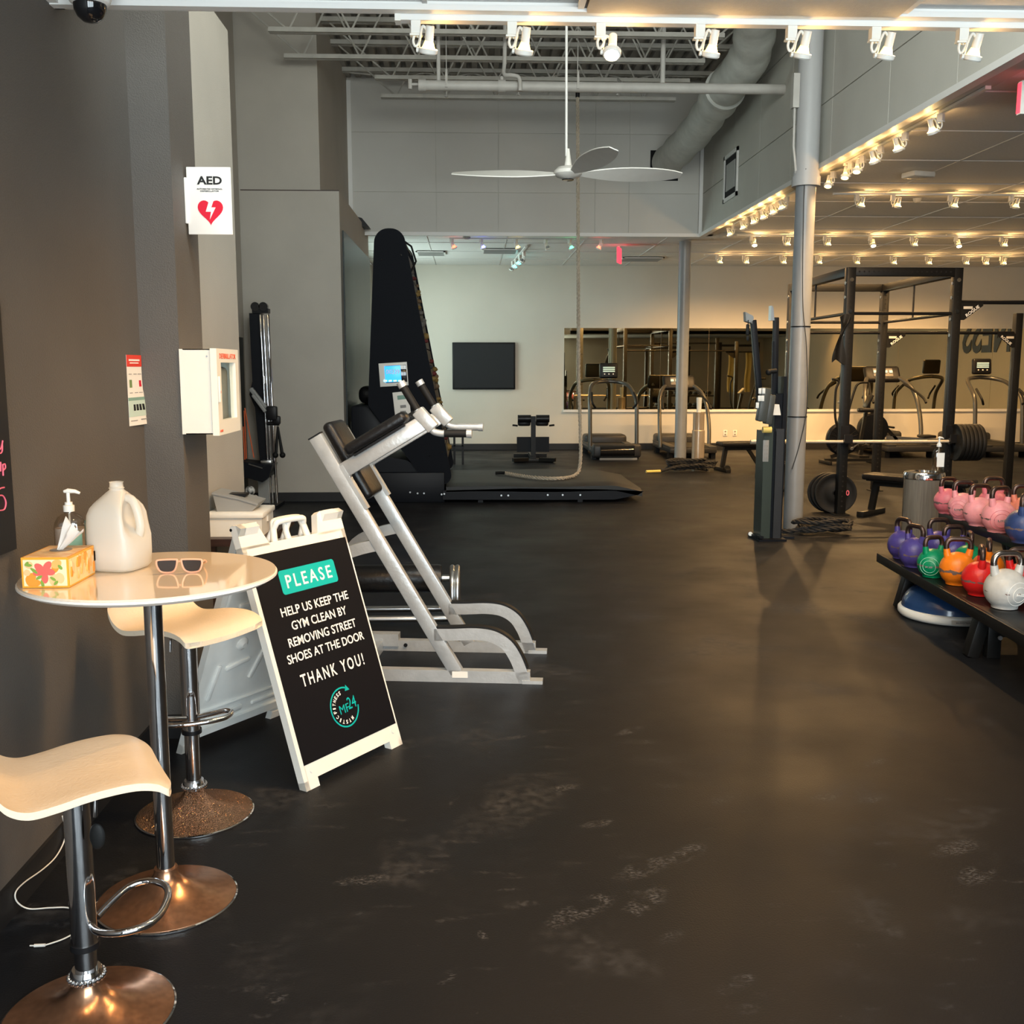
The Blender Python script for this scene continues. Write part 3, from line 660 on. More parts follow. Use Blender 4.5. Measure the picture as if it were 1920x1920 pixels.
# resample finely
def resample(P,step):
    out=[P[0].copy()]; acc=0
    for i in range(1,len(P)):
        seg=P[i]-P[i-1]; l=seg.length
        if l<1e-6: continue
        d=step-acc
        while d<=l: out.append(P[i-1]+seg*(d/l)); d+=step
        acc=(acc+l)%step
    return out
full=resample(full,.03)
t=thing('climbing_rope','long natural climbing rope hanging from the roof, its tail lying on the black mat','rope',(RT.x,13.05,RT.z))
for k,s in enumerate(rope_pts(full,.0138,6.5)): part('strand',B().tube(s,.0118,6),'rope_natural',t,local=False)
part('top_fitting',B().cyl((RT.x,13.05,RT.z+.07),(RT.x,13.05,RT.z-.03),.026,12).cyl((RT.x,13.05,RT.z+.06),(RT.x,13.05,5.02),.01,8),'black_metal',t,local=False)
part('tape_end',B().tube(resample(smooth_path([full[-1],full[-1]+Vector((-.06,.03,0)),full[-1]+Vector((-.14,.05,-.004))],4),.02),.021,10),'black_rubber',t,local=False)
# soffit grille
a=px(1358,385,XB); c=px(1385,275,XB)
y0,y1,z0,z1=c.y-.02,a.y+.02,3.78,4.38
t=thing('return_grille','framed white air grille high on the right soffit wall','vent',(XB,(y0+y1)/2,(z0+z1)/2))
bb=B(); bb.box(XB-.02,XB-.001,y0,y1,z0,z0+.05).box(XB-.02,XB-.001,y0,y1,z1-.05,z1).box(XB-.02,XB-.001,y0,y0+.05,z0,z1).box(XB-.02,XB-.001,y1-.05,y1,z0,z1)
part('frame',bb,'white_trim',t,local=False)
part('backing',B().box(XB-.006,XB-.001,y0+.05,y1-.05,z0+.05,z1-.05),'shadow_black',t,local=False)
part('core_panel',B().box(XB-.016,XB-.006,y0+.13,y1-.13,z0+.13,z1-.13),'vent_grey',t,local=False)
# emergency light, exit signs, vents, detectors
p=pz(1722,322,CZ)
solo('emergency_light',B().rbox((0,0,-.03),(.26,.20,.055),.015),'white_plastic','flat white emergency light box under the right hall ceiling','light',None,(p.x,p.y,CZ-.003),.3)
p=py(1882,182,6.9)
t=thing('exit_sign','white backed exit sign with red glow under the ceiling at the right edge','sign',(3.62,6.9,3.36))
part('housing',B().box(0,.34,-.025,.025,-.11,.10),'white_plastic',t); part('stem',B().box(.15,.19,-.012,.012,.10,.19),'white_plastic',t)
part('lit_face',B().box(.01,.33,.025,.032,-.1,.09),'exit_red',t)
part('lit_edge',B().box(-.004,0,-.02,.024,-.1,.09),'exit_red',t)
p=py(1161,479,16.9)
t=thing('exit_sign','red lit exit sign hanging in the back room near the mirrors','sign',(p.x,16.9,3.40),1.25)
part('lit_face',B().box(-.15,.15,-.012,.012,-.12,.12),'exit_red',t); part('mount',B().box(-.03,.03,-.02,.02,.12,.15),'white_plastic',t)
def vent(u,v,w,lab):
    p=pz(u,v,CZ); t=thing('ceiling_vent',lab,'vent',(p.x,p.y,CZ),0,'ceiling diffusers in the back room')
    part('frame',B().box(-w/2,w/2,-.3,-.27,-.012,.004).box(-w/2,w/2,.27,.3,-.012,.004).box(-w/2,-w/2+.03,-.3,.3,-.012,.004).box(w/2-.03,w/2,-.3,.3,-.012,.004),'white_trim',t)
    for i in range(5): part('slat',B().box(-w/2+.03,w/2-.03,-.24+.11*i,-.20+.11*i,-.02,-.004),'vent_grey',t)
    part('opening',B().box(-w/2+.03,w/2-.03,-.27,.27,-.003,.0),'shadow_black',t)
vent(808,475,.5,'slatted ceiling vent beside the top of the climbing machine'); vent(937,471,.6,'slatted ceiling vent below the coloured track spots'); vent(1202,486,.75,'slatted ceiling vent right of the red exit sign')
p=pz(875,444,CZ); solo('smoke_detector',B().lathe([(.06,0),(.055,-.025),(.03,-.035)],seg=16),'vent_grey','small round detector on the back ceiling between red and blue spots','detector',None,(p.x,p.y,CZ))
p=pz(1720,372,CZ); solo('smoke_detector',B().lathe([(.05,0),(.045,-.025),(.03,-.05)],seg=16),'vent_grey','small sprinkler knob under the right ceiling between cross track spots','detector',None,(p.x,p.y,CZ))
# conduit and box on the column top, columns
t=thing('support_column','tall grey round column, front one, rising past the soffit','column',(3.255,10.1,0))
part('shaft',B().cyl((0,0,0),(0,0,3.33),.095,32),'column_grey',t)
part('upper_shaft',B().cyl((0,0,3.34),(0,0,HZ-.02),.112,32).cyl((0,0,3.33),(0,0,3.42),.135,32).cyl((0,0,3.42),(0,0,3.47),.125,32),'column_top',t,'paler wider upper shaft')
for v in(612,782): 
    z=py(1500,v,10.0).z; part('tape_band',B().cyl((0,0,z-.006),(0,0,z+.006),.0975,32),'black_metal',t)
cb=[py(u,v,9.99) for u,v in((1511,316),(1507,380),(1505,560),(1512,650),(1513,760),(1500,830))]+[Vector((3.17,10.02,.9))]
cb[-1]=py(1485,880,9.99)
part('cord',B().tube(smooth_path([Vector((p.x-3.255,p.y-10.1+ .0,p.z)) for p in cb],5),.004,6),'black_metal',t)
part('junction_box',B().box(-.17,-.11,-.05,.03,4.05,4.36),'pipe_paint',t); part('conduit',B().tube([(-.14,-.01,4.05),(-.14,-.02,3.7),(-.11,-.03,3.45)],.012,8),'pipe_paint',t)
t=thing('support_column','slim grey round column, rear one, in front of the mirrors','column',(3.37,16.25,0))
part('shaft',B().cyl((0,0,0),(0,0,CZ-.005),.094,28),'column_grey',t)

# ---------------- left wall things ----------------
t=thing('aed_sign','white AED wall sign with red heart and white bolt, projecting from the pilaster','sign',(-1.2,4.55,2.3))
x0,x1,z0,z1=-1.190,-1.004,2.164,2.442
part('plate',B().rbox(((x0+x1)/2,4.55,(z0+z1)/2),(x1-x0,.005,z1-z0),.002),'sign_white',t,local=False)
part('wall_flange',B().rbox((x0-.004,4.553,(z0+z1)/2),(.012,.03,.19),.004),'sign_white',t,local=False)
cx=(x0+x1)/2+.003; EX=(1,0,0); EZ=(0,0,1)
def fit(name,txt,w,h,m,parent,ex,ey,org,bold=0,thick=.0006,spacing=1.0,local=False,shear=0):
    me=text_mesh(txt,1.0,m,thick=thick,bold=bold,spacing=spacing,shear=shear)
    xs=[v.co.x for v in me.vertices]; ys=[v.co.y for v in me.vertices]
    cx_,cy_=(max(xs)+min(xs))/2,(max(ys)+min(ys))/2; sx=w/(max(xs)-min(xs)); sy=h/(max(ys)-min(ys))
    for v in me.vertices: v.co.x=(v.co.x-cx_)*sx; v.co.y=(v.co.y-cy_)*sy
    me.transform(frame(None,ex,ey,org)); return link(name,me,parent,world=not local)
fit('lettering','AED',.105,.034,'ink_black',t,EX,EZ,(cx,4.5465,z1-.055),bold=.03)
fit('small_lettering','AUTOMATED EXTERNAL',.108,.0058,'ink_black',t,EX,EZ,(cx,4.5465,z1-.090),bold=.01)
fit('small_lettering','DEFIBRILLATOR',.078,.0058,'ink_black',t,EX,EZ,(cx,4.5465,z1-.099),bold=.01)
hp=[]
for i in range(40):
    a=2*PI*i/40; hp.append((cx+.0535*(math.sin(a)**3),z0+.098+.0036*(13*math.cos(a)-5*math.cos(2*a)-2*math.cos(3*a)-math.cos(4*a))))
part('heart',B().prism(hp,4.5462,4.5472),'ink_red',t,local=False)
bp=[(-.006,.036),(.013,.036),(.004,.012),(.022,.012),(-.004,-.038),(.002,-.006),(-.02,-.006)]
part('bolt',B().prism([(cx+x,z0+.100+z) for x,z in bp],4.5454,4.5462),'sign_white',t,local=False)
# AED cabinet
t=thing('aed_cabinet','white steel defibrillator cabinet with a windowed door on the pilaster side','cabinet',(-1.2,4.55,1.5))
y0,y1,z0,z1=4.352,4.735,1.325,1.678
part('body',B().box(-1.2,-1.185,y0,y1,z0,z1).box(-1.185,-1.072,y0,y0+.004,z0,z1).box(-1.185,-1.072,y1-.004,y1,z0,z1).box(-1.185,-1.072,y0,y1,z0,z0+.004).box(-1.185,-1.072,y0,y1,z1-.004,z1),'cabinet_white',t,local=False)
part('screw',B().cyl((-1.086,y0-.002,z1-.03),(-1.086,y0,z1-.03),.004,8),'steel',t,local=False)
yd0,yd1=y0-.006,y1+.012; wy0,wy1,wz0,wz1=yd0+.07,yd1-.06,z0+.055,z1-.055
bb=B().box(-1.072,-1.045,yd0,wy0,z0-.006,z1+.003).box(-1.072,-1.045,wy1,yd1,z0-.006,z1+.003).box(-1.072,-1.045,wy0,wy1,z0-.006,wz0).box(-1.072,-1.045,wy0,wy1,wz1,z1+.003)
dd=part('door',bb,'cabinet_white',t,local=False)
o=link('window_pane',B().box(-1.062,-1.058,wy0,wy1,wz0,wz1).mesh('window_pane','window_glass'),dd); o=link('handle',B().rbox((-1.040,yd0+.004,(z0+z1)/2+.01),(.012,.01,.11),.004).mesh('handle','cabinet_white'),dd)
fit('lettering','DEFIBRILLATOR',.30,.022,'ink_orange_red',t,(0,1,0),EZ,(-1.0446,(y0+y1)/2,z1-.028),bold=.02)
fit('small_lettering','PUSH',.03,.012,'ink_orange_red',t,(0,1,0),EZ,(-1.0446,yd0+.04,1.50),bold=.02)
fit('small_lettering','ALARM',.05,.010,'ink_orange_red',t,(0,1,0),EZ,(-1.0446,yd0+.04,z0+.012),bold=.02)
t=thing('defibrillator','grey defibrillator in a tan edged case behind the cabinet window','defibrillator',(-1.14,4.55,1.33))
part('case',B().rbox((-1.13,4.56,1.47),(.09,.31,.27),.02),'mid_grey_plastic',t,local=False); part('strap',B().tube(smooth_path([(-1.085,4.46,1.35),(-1.08,4.45,1.45),(-1.085,4.45,1.55)],5),.012,8),'gold_handle',t,local=False)
# poster
t=thing('aed_poster','narrow wall poster with red header and green band on the dark wall','poster',(XL,4.26,1.5))
def fy(a,b_): # a across 0..1, b 0 top..1 bottom
    ya=4.170+a*(.185+.055*max(0,b_-.5)*2*a); za=1.652-.283*b_-(.01 if a<.5 else .0)*0; xo=XL+.003+.02*a*max(0,b_-.4)
    return Vector((xo,ya,za))
def band(b0,b1,a0=0,a1=1,off=0.0):
    return B().sheet(lambda u,v:fy(a0+(a1-a0)*u,b0+(b1-b0)*v)+Vector((off,0,0)),4,6,.001,Vector((1,0,0)))
part('sheet',band(0,1),'paper_white',t,local=False); part('header',band(0,.165,0,1,.0012),'poster_red',t,local=False)
part('green_band',band(.60,.645,0,1,.0012),'poster_green',t,local=False); part('mint_band',band(.645,.875,0,1,.0012),'poster_mint',t,local=False)
for (a0,a1,b0,b1) in((.14,.86,.06,.085),(.2,.78,.105,.12)): part('header_line',band(b0,b1,a0,a1,.002),'paper_white',t,local=False)
for (a0,a1) in((.1,.28),(.42,.62),(.7,.92)): 
    part('text_line',band(.265,.275,a0,a1,.002),'ink_grey',t,local=False); part('text_line',band(.53,.54,a0,a1,.002),'ink_grey',t,local=False)
part('green_dot',band(.35,.46,.12,.27,.002),'olive',t,local=False); part('red_heart',band(.36,.45,.76,.9,.002),'ink_red',t,local=False)
for k in range(4): part('icon',band(.70,.79,.27+.16*k,.38+.16*k,.002),'ink_black',t,local=False)
part('text_line',band(.925,.935,.08,.42,.002),'ink_grey',t,local=False); part('text_line',band(.915,.93,.6,.88,.002),'ink_grey',t,local=False)
# chalkboard
t=thing('chalkboard','black chalkboard with pink handwriting at the left edge of the wall','board',(XL,2.5,1.4))
part('board_face',B().box(XL+.003,XL+.02,1.6,3.05,1.07,1.80),'black_metal',t,local=False)
def chalk(name,pts,m='ink_pink'):
    part(name,B().tube(smooth_path([px(u,v,XL+.022) for u,v in pts],5),.0022,5),m,t,local=False)
chalk('chalk_letter',[(-3,828),(-2,838),(1,842),(4,832),(5,826)]); chalk('chalk_letter',[(4,832),(4,845),(1,850),(-3,848)])
chalk('chalk_letter',[(1,866),(1,884)]); chalk('chalk_letter',[(5,870),(6,892)]); chalk('chalk_letter',[(5,872),(9,870),(10,877),(6,882)])
chalk('chalk_letter',[(8,914),(-1,917),(-2,928),(6,930),(11,942),(8,955),(-2,957)])
# wall cord
P=[px(120,1528,XL+.02),px(122,1550,XL+.02),px(118,1580,XL+.02)]
P=[px(117,1530,XL+.02),px(122,1552,XL+.02),px(121,1575,XL+.02),px(105,1606,XL+.018),px(80,1630,XL+.018),px(45,1655,XL+.018),px(29,1674,XL+.018),px(33,1692,XL+.02),pz(55,1704,.006),pz(95,1702,.006),pz(132,1703,.006),pz(165,1722,.006),pz(150,1742,.006),pz(120,1760,.006),pz(85,1772,.006)]
t=thing('charging_cable','thin white charging cable trailing down the wall onto the floor','cable',P[7])
part('cord',B().tube(smooth_path(P,6),.0022,6),'white_plastic',t,local=False)
part('plug',B().cyl(P[-1],pz(64,1773,.006),.0045,8).cyl(pz(64,1773,.006),pz(56,1773,.006),.002,6),'white_plastic',t,local=False)

# ---------------- pub table ----------------
TX,TY=-.925,2.965; TZ=1.01
t=thing('pub_table','tall round pub table with glossy cream top and chrome pedestal','table',(TX,TY,0))
part('tabletop',B().lathe([(.02,TZ-.004),(.353,TZ-.004),(.353,TZ),(.01,TZ)],seg=72),'table_lacquer',t); part('edge_band',B().lathe([(.02,TZ-.03),(.29,TZ-.03),(.340,TZ-.022),(.357,TZ-.012),(.357,TZ-.006),(.353,TZ-.004),(.02,TZ-.0041)],seg=72),'sign_white',t,'white table edge')  # rim stays white; only the top carries the painted warm light
part('pole',B().cyl((0,0,.05),(0,0,TZ-.03),.0265,28),'chrome',t)
part('mounting_plate',B().lathe([(.03,TZ-.06),(.11,TZ-.036),(.11,TZ-.03)],seg=24),'chrome',t)
def trumpet(r,h): return [(r-.004,0),(r,.004),(r-.003,.009),(r*.82,.016),(r*.6,.026),(r*.4,.042),(r*.26,.062),(r*.18,.085),(.034,h)]
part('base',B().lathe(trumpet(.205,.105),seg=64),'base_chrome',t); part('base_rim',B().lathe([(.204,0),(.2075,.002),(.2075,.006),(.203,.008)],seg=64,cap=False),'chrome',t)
# ---------------- bar stools ----------------
def stool(loc,rz,srz,sz,fz,pit,label,frz):
    t=thing('bar_stool',label,'stool',loc,rz,'bar stools by the pub table')
    def prof(s):
        P=[(-.195,.085),(-.19,.05),(-.165,.012),(-.12,-.008),(-.06,-.004),(0,.006),(.06,.012),(.12,.012),(.165,.002),(.19,-.014),(.2,-.022)]
        x=s*(len(P)-1); i=min(int(x),len(P)-2); f=x-i; q=[P[max(i-1,0)],P[i],P[i+1],P[min(i+2,len(P)-1)]]
        return tuple(.5*(2*q[1][j]+(q[2][j]-q[0][j])*f+(2*q[0][j]-5*q[1][j]+4*q[2][j]-q[3][j])*f*f+(3*q[1][j]-q[0][j]-3*q[2][j]+q[3][j])*f**3) for j in(0,1))
    R=Matrix.Rotation(srz,3,'Z')
    def fn(u,v):
        x,z=prof(u); e=abs(2*v-1); y=(v-.5)*.37*(1-.16*max(0,(abs(2*u-1)-.78)/.22)**2.2)
        x*= (1-.05*max(0,(e-.72)/.28)**2.2); z+=.008*e**2-.004*e**8
        return R@Vector((x,y,z+sz))
    s=part('seat',B().sheet(fn,60,36,.018,Vector((0,0,1))),'cream_leather',t,ang=1.3)
    sub=s.modifiers.new('round','BEVEL'); sub.width=.009; sub.segments=2; sub.limit_method='ANGLE'; sub.angle_limit=.9
    part('seat_plate',B().rbox((0,0,sz-.035),(.17,.14,.012),.004,R).lathe([(.05,sz-.06),(.06,sz-.03)],seg=20),'black_metal',t)
    part('outer_tube',B().cyl((0,0,fz-.09),(0,0,sz-.03),.031,28),'chrome',t)
    part('inner_tube',B().cyl((0,0,.08),(0,0,fz-.085),.0265,28),'chrome',t)
    part('collar',B().lathe([(.035,fz-.10),(.035,fz-.085)],seg=24),'black_metal',t)
    F_=Matrix.Rotation(frz,3,'Z')
    pts=[(.026,-.022,fz-.035),(.05,-.07,fz-.022),(.085,-.112,fz-.006),(.13,-.122,fz),(.175,-.095,fz),(.195,-.04,fz),(.195,.04,fz),(.175,.095,fz),(.13,.122,fz),(.085,.112,fz-.006),(.05,.07,fz-.022),(.026,.022,fz-.035)]
    part('footrest',B().tube([F_@p for p in smooth_path(pts,5)],.009,12),'chrome',t)
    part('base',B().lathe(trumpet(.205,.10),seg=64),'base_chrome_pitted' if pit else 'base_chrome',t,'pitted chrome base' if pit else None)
    part('base_rim',B().lathe([(.204,0),(.2075,.002),(.2075,.006),(.203,.008)],seg=64,cap=False),'chrome',t)
    bb=B().lathe([(.030,.098),(.041,.10),(.041,.115),(.034,.13)],seg=24)
    for k in range(24): bb.sphere((.042*math.cos(2*PI*k/24),.042*math.sin(2*PI*k/24),.109),.0055,6,5,(1,1,1.5))
    part('ring_collar',bb,'chrome',t)
    lx,ly=(.055,-.02) if not pit else (-.05,-.03)
    bb=B().tube([(lx*.5,ly*.5,sz-.035),(lx,ly,sz-.05),(lx,ly-.01,sz-.10)],.005,8)
    ob=part('lever',bb,'chrome',t)
    if not pit: part('lever_paddle',B().sphere((lx+.005,ly-.018,sz-.145),.022,14,10,(.85,.35,1.5)),'black_rubber',t)
    return t
stool((-.955,2.40,0),0,math.radians(27),.635,.285,False,'cream seated chrome bar stool nearest the camera, cut by the left edge',math.radians(5))
stool((-1.0,3.575,0),0,math.radians(-31),.715,.405,True,'cream seated chrome bar stool behind the pub table, with pitted base',math.radians(-68))
# ---------------- things on the table ----------------
t=thing('tissue_box','orange floral tissue box on the left of the pub table','box',(-1.146,2.885,TZ))
x0,x1,y0,y1,z0,z1=-1.209,-1.084,2.77,2.962,TZ+.001,TZ+.084
part('carton',B().box(x0,x1,y0,y1,z0,z1),mat('box_orange',(.80,.36,.03),.45),t,local=False)
part('front_panel',B().box(x0+.005,x1-.005,y0-.0008,y0,z0+.005,z1-.006),mat('box_cream',(.80,.70,.44),.5),t,local=False)
part('side_panel',B().box(x1,x1+.0008,y0+.005,y1-.005,z0+.005,z1-.006),mat('box_cream2',(.80,.60,.30),.5),t,local=False)
part('top_panel',B().box(x0+.006,x1-.006,y0+.006,y1-.006,z1,z1+.0008),mat('box_top',(.72,.42,.20),.5,noise=.5,scale=40,col2=(.80,.62,.36)),t,local=False)
PN=[0]
def petal(cx,cz,a,l,w,m,off,name='petal',plane='front'):
    PN[0]+=1; off=.0002+.00012*PN[0] if plane=='front' else off
    pts=[]
    for i in range(14):
        s=i/14*2*PI; px_=l*.5*(1-math.cos(s)); py_=w*math.sin(s)*(.6+.4*math.sin(px_/l*PI/2+.6))
        pts.append((cx+px_*math.cos(a)-py_*math.sin(a),cz+px_*math.sin(a)+py_*math.cos(a)))
    if plane=='front': pts=[(min(max(p[0],x0+.005),x1-.005),min(max(p[1],z0+.004),z1-.006)) for p in pts]; b=B().prism(pts,y0-.0009-off,y0-.0007)
    else: pts=[(min(max(p[0],y0+.005),y1-.005),min(max(p[1],z0+.004),z1-.006)) for p in pts]; b=B().prism(pts,x1+.0007,x1+.0009+off,'X')
    part(name,b,m,t,local=False)
coral=mat('coral',(.78,.12,.10),.5); lor=mat('light_orange',(.85,.42,.12),.5); gr=mat('leaf_green',(.20,.34,.05),.5); pe=mat('peach',(.85,.50,.24),.5); dor=mat('deep_orange',(.80,.28,.03),.5)
fx,fz=x0+.060,z0+.046
for cxx,czz,a,l,w,m in [(x0+.012,z0+.03,-.9,.035,.012,dor),(x0+.012,z0+.02,.6,.03,.012,dor),(x0+.02,z0+.012,.1,.03,.01,dor),(x1-.03,z1-.008,-1.8,.035,.010,dor),(x1-.018,z1-.01,-2.6,.03,.012,lor),(x1-.05,z0+.03,-1,.03,.010,pe),(x1-.02,z0+.012,1.8,.03,.012,pe),(x1-.02,z0+.02,2.8,.03,.012,pe),(x0+.01,z1-.02,0,.022,.010,pe),(x0+.006,z0+.04,.2,.018,.009,pe)]: petal(cxx,czz,a,l,w,m,.0004)
for a,l in((2.45,.03),(.95,.032),(-1.5,.034),(3.35,.030),(-.15,.030)): petal(fx,fz,a,l,.0095,coral,.0008)
for cxx,czz,a,l in((fx-.035,z0+.055,-.7,.024),(fx-.022,z0+.024,.5,.02),(fx-.008,z0+.022,-1.35,.022),(fx+.016,z0+.03,-.6,.018),(x1-.026,z1-.02,-.9,.016),(x1-.04,z0+.008,.8,.016),(x0+.012,z1-.022,.9,.014),(x0+.01,z0+.064,-.1,.02)): petal(cxx,czz,a,l,.004,gr,.0010,'leaf')
random.seed(3)
for i in range(40): petal(y0+.012+.19*random.random(),z0+.006+.05*random.random(),random.uniform(.9,1.8),.032,.006,random.choice([dor,pe,lor]),.0004+.0001*i,'petal','side')
part('slot_film',B().lathe([(.001,0),(.028,0),(.03,.0012)],(-1.146,2.885,z1+.001),24),'ink_grey',t,local=False)
def ft(u,v):
    w_=(.006+.052*u**.8)*(v-.5); zz=z1-.002+.082*u; 
    return Vector((-1.152+.052*u+w_*.80,2.875+.010*math.sin(v*PI*3)*(.3+u)+.004*math.sin(u*6),zz-w_*.62-.020*u*abs(math.sin(v*PI*2))))
part('tissue',B().sheet(ft,14,14,.0015,Vector((0,-.7,.7))),'tissue',t,local=False,ang=1.5)
# pump bottle
def bottle(t,body,w=.046,d=.033,h=.145,liq=.11,neck='white_plastic',pumpdir=0):
    def sq(w,d,z,n=28,e=.6):
        out=[]
        for k in range(n):
            a=2*PI*k/n; c,s=math.cos(a),math.sin(a); out.append((w*math.copysign(abs(c)**e,c),d*math.copysign(abs(s)**e,s),z))
        return out
    def loft(prof):
        bb=B(); R=[[bb.bm.verts.new(p) for p in sq(w_,d_,z_)] for w_,d_,z_ in prof]
        for i in range(len(R)-1):
            for k in range(28): bb._f([R[i][k],R[i][(k+1)%28],R[i+1][(k+1)%28],R[i+1][k]])
        bb._f(R[0][::-1]); bb._f(R[-1]); return bb
    part('bottle',loft([(w*.9,d*.9,.001),(w,d,.008),(w,d,h*.72),(w*.94,d*.95,h*.82),(w*.75,d*.8,h*.92),(w*.4,d*.5,h*.985),(.013,.013,h),(.013,.013,h+.012)]),'clear_bottle',t)
    if liq: part('liquid',loft([(w*.86,d*.86,.004),(w*.95,d*.95,.01),(w*.95,d*.95,liq)]),body,t)
    part('pump_collar',B().lathe([(.016,h+.004),(.016,h+.022),(.011,h+.024),(.011,h+.032)],seg=20),neck,t)
    c,s=math.cos(pumpdir),math.sin(pumpdir)
    part('pump_head',B().cyl((0,0,h+.03),(0,0,h+.062),.0055,12,).tube([(-.012*c,-.012*s,h+.064),(0,0,h+.066),(.02*c,.02*s,h+.064),(.034*c,.034*s,h+.058)],.006,10,rad=[.004,.0075,.006,.004]),neck,t)
    part('dip_tube',B().cyl((0,0,.01),(0,0,h),.003,8),neck,t)
t=thing('hand_sanitiser','clear pump bottle with mint label behind the tissue box','bottle',(-1.205,3.11,TZ+.001),.15)
bottle(t,'gel',.044,.032,.158,.112)
part('label',B().sheet(lambda u,v:Vector((-.006+.046*u,-.0325-.0002*math.sin(u*PI),.02+.085*v)),6,2,.0006,Vector((0,1,0))),mat('mint',(.38,.72,.56),.5),t)
part('label_lower',B().sheet(lambda u,v:Vector((-.004+.042*u,-.0332,.02+.028*v)),6,2,.0006,Vector((0,1,0))),mat('pale_green',(.45,.65,.40),.5),t)
# gallon jug
t=thing('water_jug','empty translucent gallon jug with a handle standing on the pub table','jug',(-1.035,3.035,TZ+.001),-.25)
def jug():
    bb=B(); n=40; R=[]
    for (z,w,e) in [(.001,.058,.6),(.004,.068,.55),(.014,.075,.5),(.05,.077,.5),(.10,.077,.5),(.14,.076,.5),(.165,.074,.52),(.185,.068,.6),(.2,.058,.7),(.216,.042,.85),(.228,.030,1),(.234,.022,1),(.238,.0195,1),(.241,.0225,1),(.243,.0195,1),(.256,.0185,1),(.257,.020,1),(.259,.020,1)]:
        ring=[]
        for k in range(n):
            a=2*PI*k/n; c,s=math.cos(a),math.sin(a); x=w*math.copysign(abs(c)**e,c); y=w*math.copysign(abs(s)**e,s)
            # hollow behind the handle at the +x corner
            if .10<z<.222:
                g=math.exp(-((a if a<PI else a-2*PI)/.62)**2)*math.sin((z-.10)/.122*PI); x-=.052*g*(x/w if w else 1)
            ring.append(bb.bm.verts.new((x,y,z)))
        R.append(ring)
    for i in range(len(R)-1):
        for k in range(n): bb._f([R[i][k],R[i][(k+1)%n],R[i+1][(k+1)%n],R[i+1][k]])
    bb._f(R[0][::-1]); return bb
part('body',jug(),'milk_jug',t,ang=1.6)
part('handle',B().tube(smooth_path([(.028,0,.214),(.048,0,.206),(.060,0,.185),(.068,0,.155),(.071,0,.125),(.062,0,.095),(.045,0,.08)],5),.013,14),'milk_jug',t,ang=1.6)
def jl(u,v):
    a=math.radians(188+42*u); c_,s_=math.cos(a),math.sin(a); w_=.0785
    return Vector((-w_*abs(c_)**.5,-w_*abs(s_)**.5,.065+.085*v))
part('label',B().sheet(jl,10,2,.0006,Vector((0,0,0))),mat('jug_label',(.08,.20,.12),.5,noise=.9,scale=60,col2=(.50,.62,.56)),t)
# sunglasses
t=thing('sunglasses','pink framed sunglasses with dark lenses lying folded open on the table','glasses',(-.842,2.965,TZ+.001),.06)
pinkf=mat('pink_frame',(.78,.40,.26),.3)
def lens(cx):
    o=[(-.030,.014),(-.024,.018),(.020,.017),(.028,.012),(.026,-.004),(.016,-.018),(-.010,-.020),(-.024,-.010)]
    return [Vector((cx+(x if cx>0 else -x),-.006*abs(x)/.03,.022+z)) for x,z in o]
for cx in(-.036,.036):
    L_=smooth_path(lens(cx),4,True); part('rim',B().tube(L_,.0028,8,closed=True),pinkf,t)
    bb=B(); vs=[bb.bm.verts.new(p) for p in L_]; bb._f(vs); part('lens',bb,'sunglass_lens',t)
part('bridge',B().tube(smooth_path([(-.012,0,.030),(0,-.002,.034),(.012,0,.030)],4),.0025,8),pinkf,t)
for s in(-1,1): part('temple',B().tube(smooth_path([(s*.066,-.002,.034),(s*.067,.02,.032),(s*.062,.07,.018),(s*.045,.115,.006)],5),.0024,8),pinkf,t)

# ---------------- A-frame sign ----------------
FL=Vector((-.627,3.751,0)); FR=Vector((-.294,4.242,0)); sp=Vector((-.61,.425,0))
WD=(FR-FL).length; ew=(FR-FL).normalized(); HR=1.0
RL=FL+sp*.45; 
eu=(RL+Vector((0,0,HR))-FL).normalized(); TL=(RL+Vector((0,0,HR))-FL).length
Mf=frame(None,ew,eu,FL)
RLf=FL+sp; eu2=(RL+Vector((0,0,HR))-RLf).normalized(); TL2=(RL+Vector((0,0,HR))-RLf).length
Mr=frame(None,ew,eu2,RLf)
t=thing('a_frame_sign','white folding A-frame sign with a black panel asking to remove street shoes','sign',(FL+sp*.5+ew*WD/2))
def fpart(name,b,m,Mx,label=None,ang=.7):
    me=b.mesh(name,m,ang); me.transform(Mx); o=link(name,me,t); 
    if label:o['label']=label
    return o
ti=-.034
bb=B()
bb.box(0,.022,.0,TL-.09,ti,0).box(WD-.02,WD,.0,TL-.09,ti,0)          # side rails
bb.box(0,.075,0,.035,ti,0).box(WD-.075,WD,0,.035,ti,0)               # feet
bb.box(.02,WD-.02,.035,.10,ti,0)
bb.box(0,WD,TL-.155,TL-.09,ti,0)
bb.box(0,.11,TL-.10,TL,ti,0).prism([(.11,TL-.10),(.15,TL-.10),(.11,TL-.01)],ti,0,'Z')
bb.box(WD-.12,WD,TL-.10,TL,ti,0).prism([(WD-.12,TL-.10),(WD-.17,TL-.10),(WD-.14,TL-.01),(WD-.12,TL)],ti,0,'Z')
fpart('front_frame',bb,'white_plastic',Mf)
fpart('backing_board',B().box(.022,WD-.02,.1,TL-.155,ti+.008,-.004),'white_plastic',Mf)
hd=B()
for p in ([(.185,TL-.12),(.205,TL-.03),(.225,TL-.008),(.345,TL-.008),(.37,TL-.03),(.385,TL-.12)],): hd.tube([(a,b_,-.016) for a,b_ in smooth_path([Vector((x,y,0)) for x,y in p],4) and [(q.x,q.y) for q in smooth_path([Vector((x,y,0)) for x,y in p],4)]],.014,10)
hd.tube([(.275,TL-.12,-.016),(.268,TL-.06,-.016),(.278,TL-.01,-.016)],.013,10)
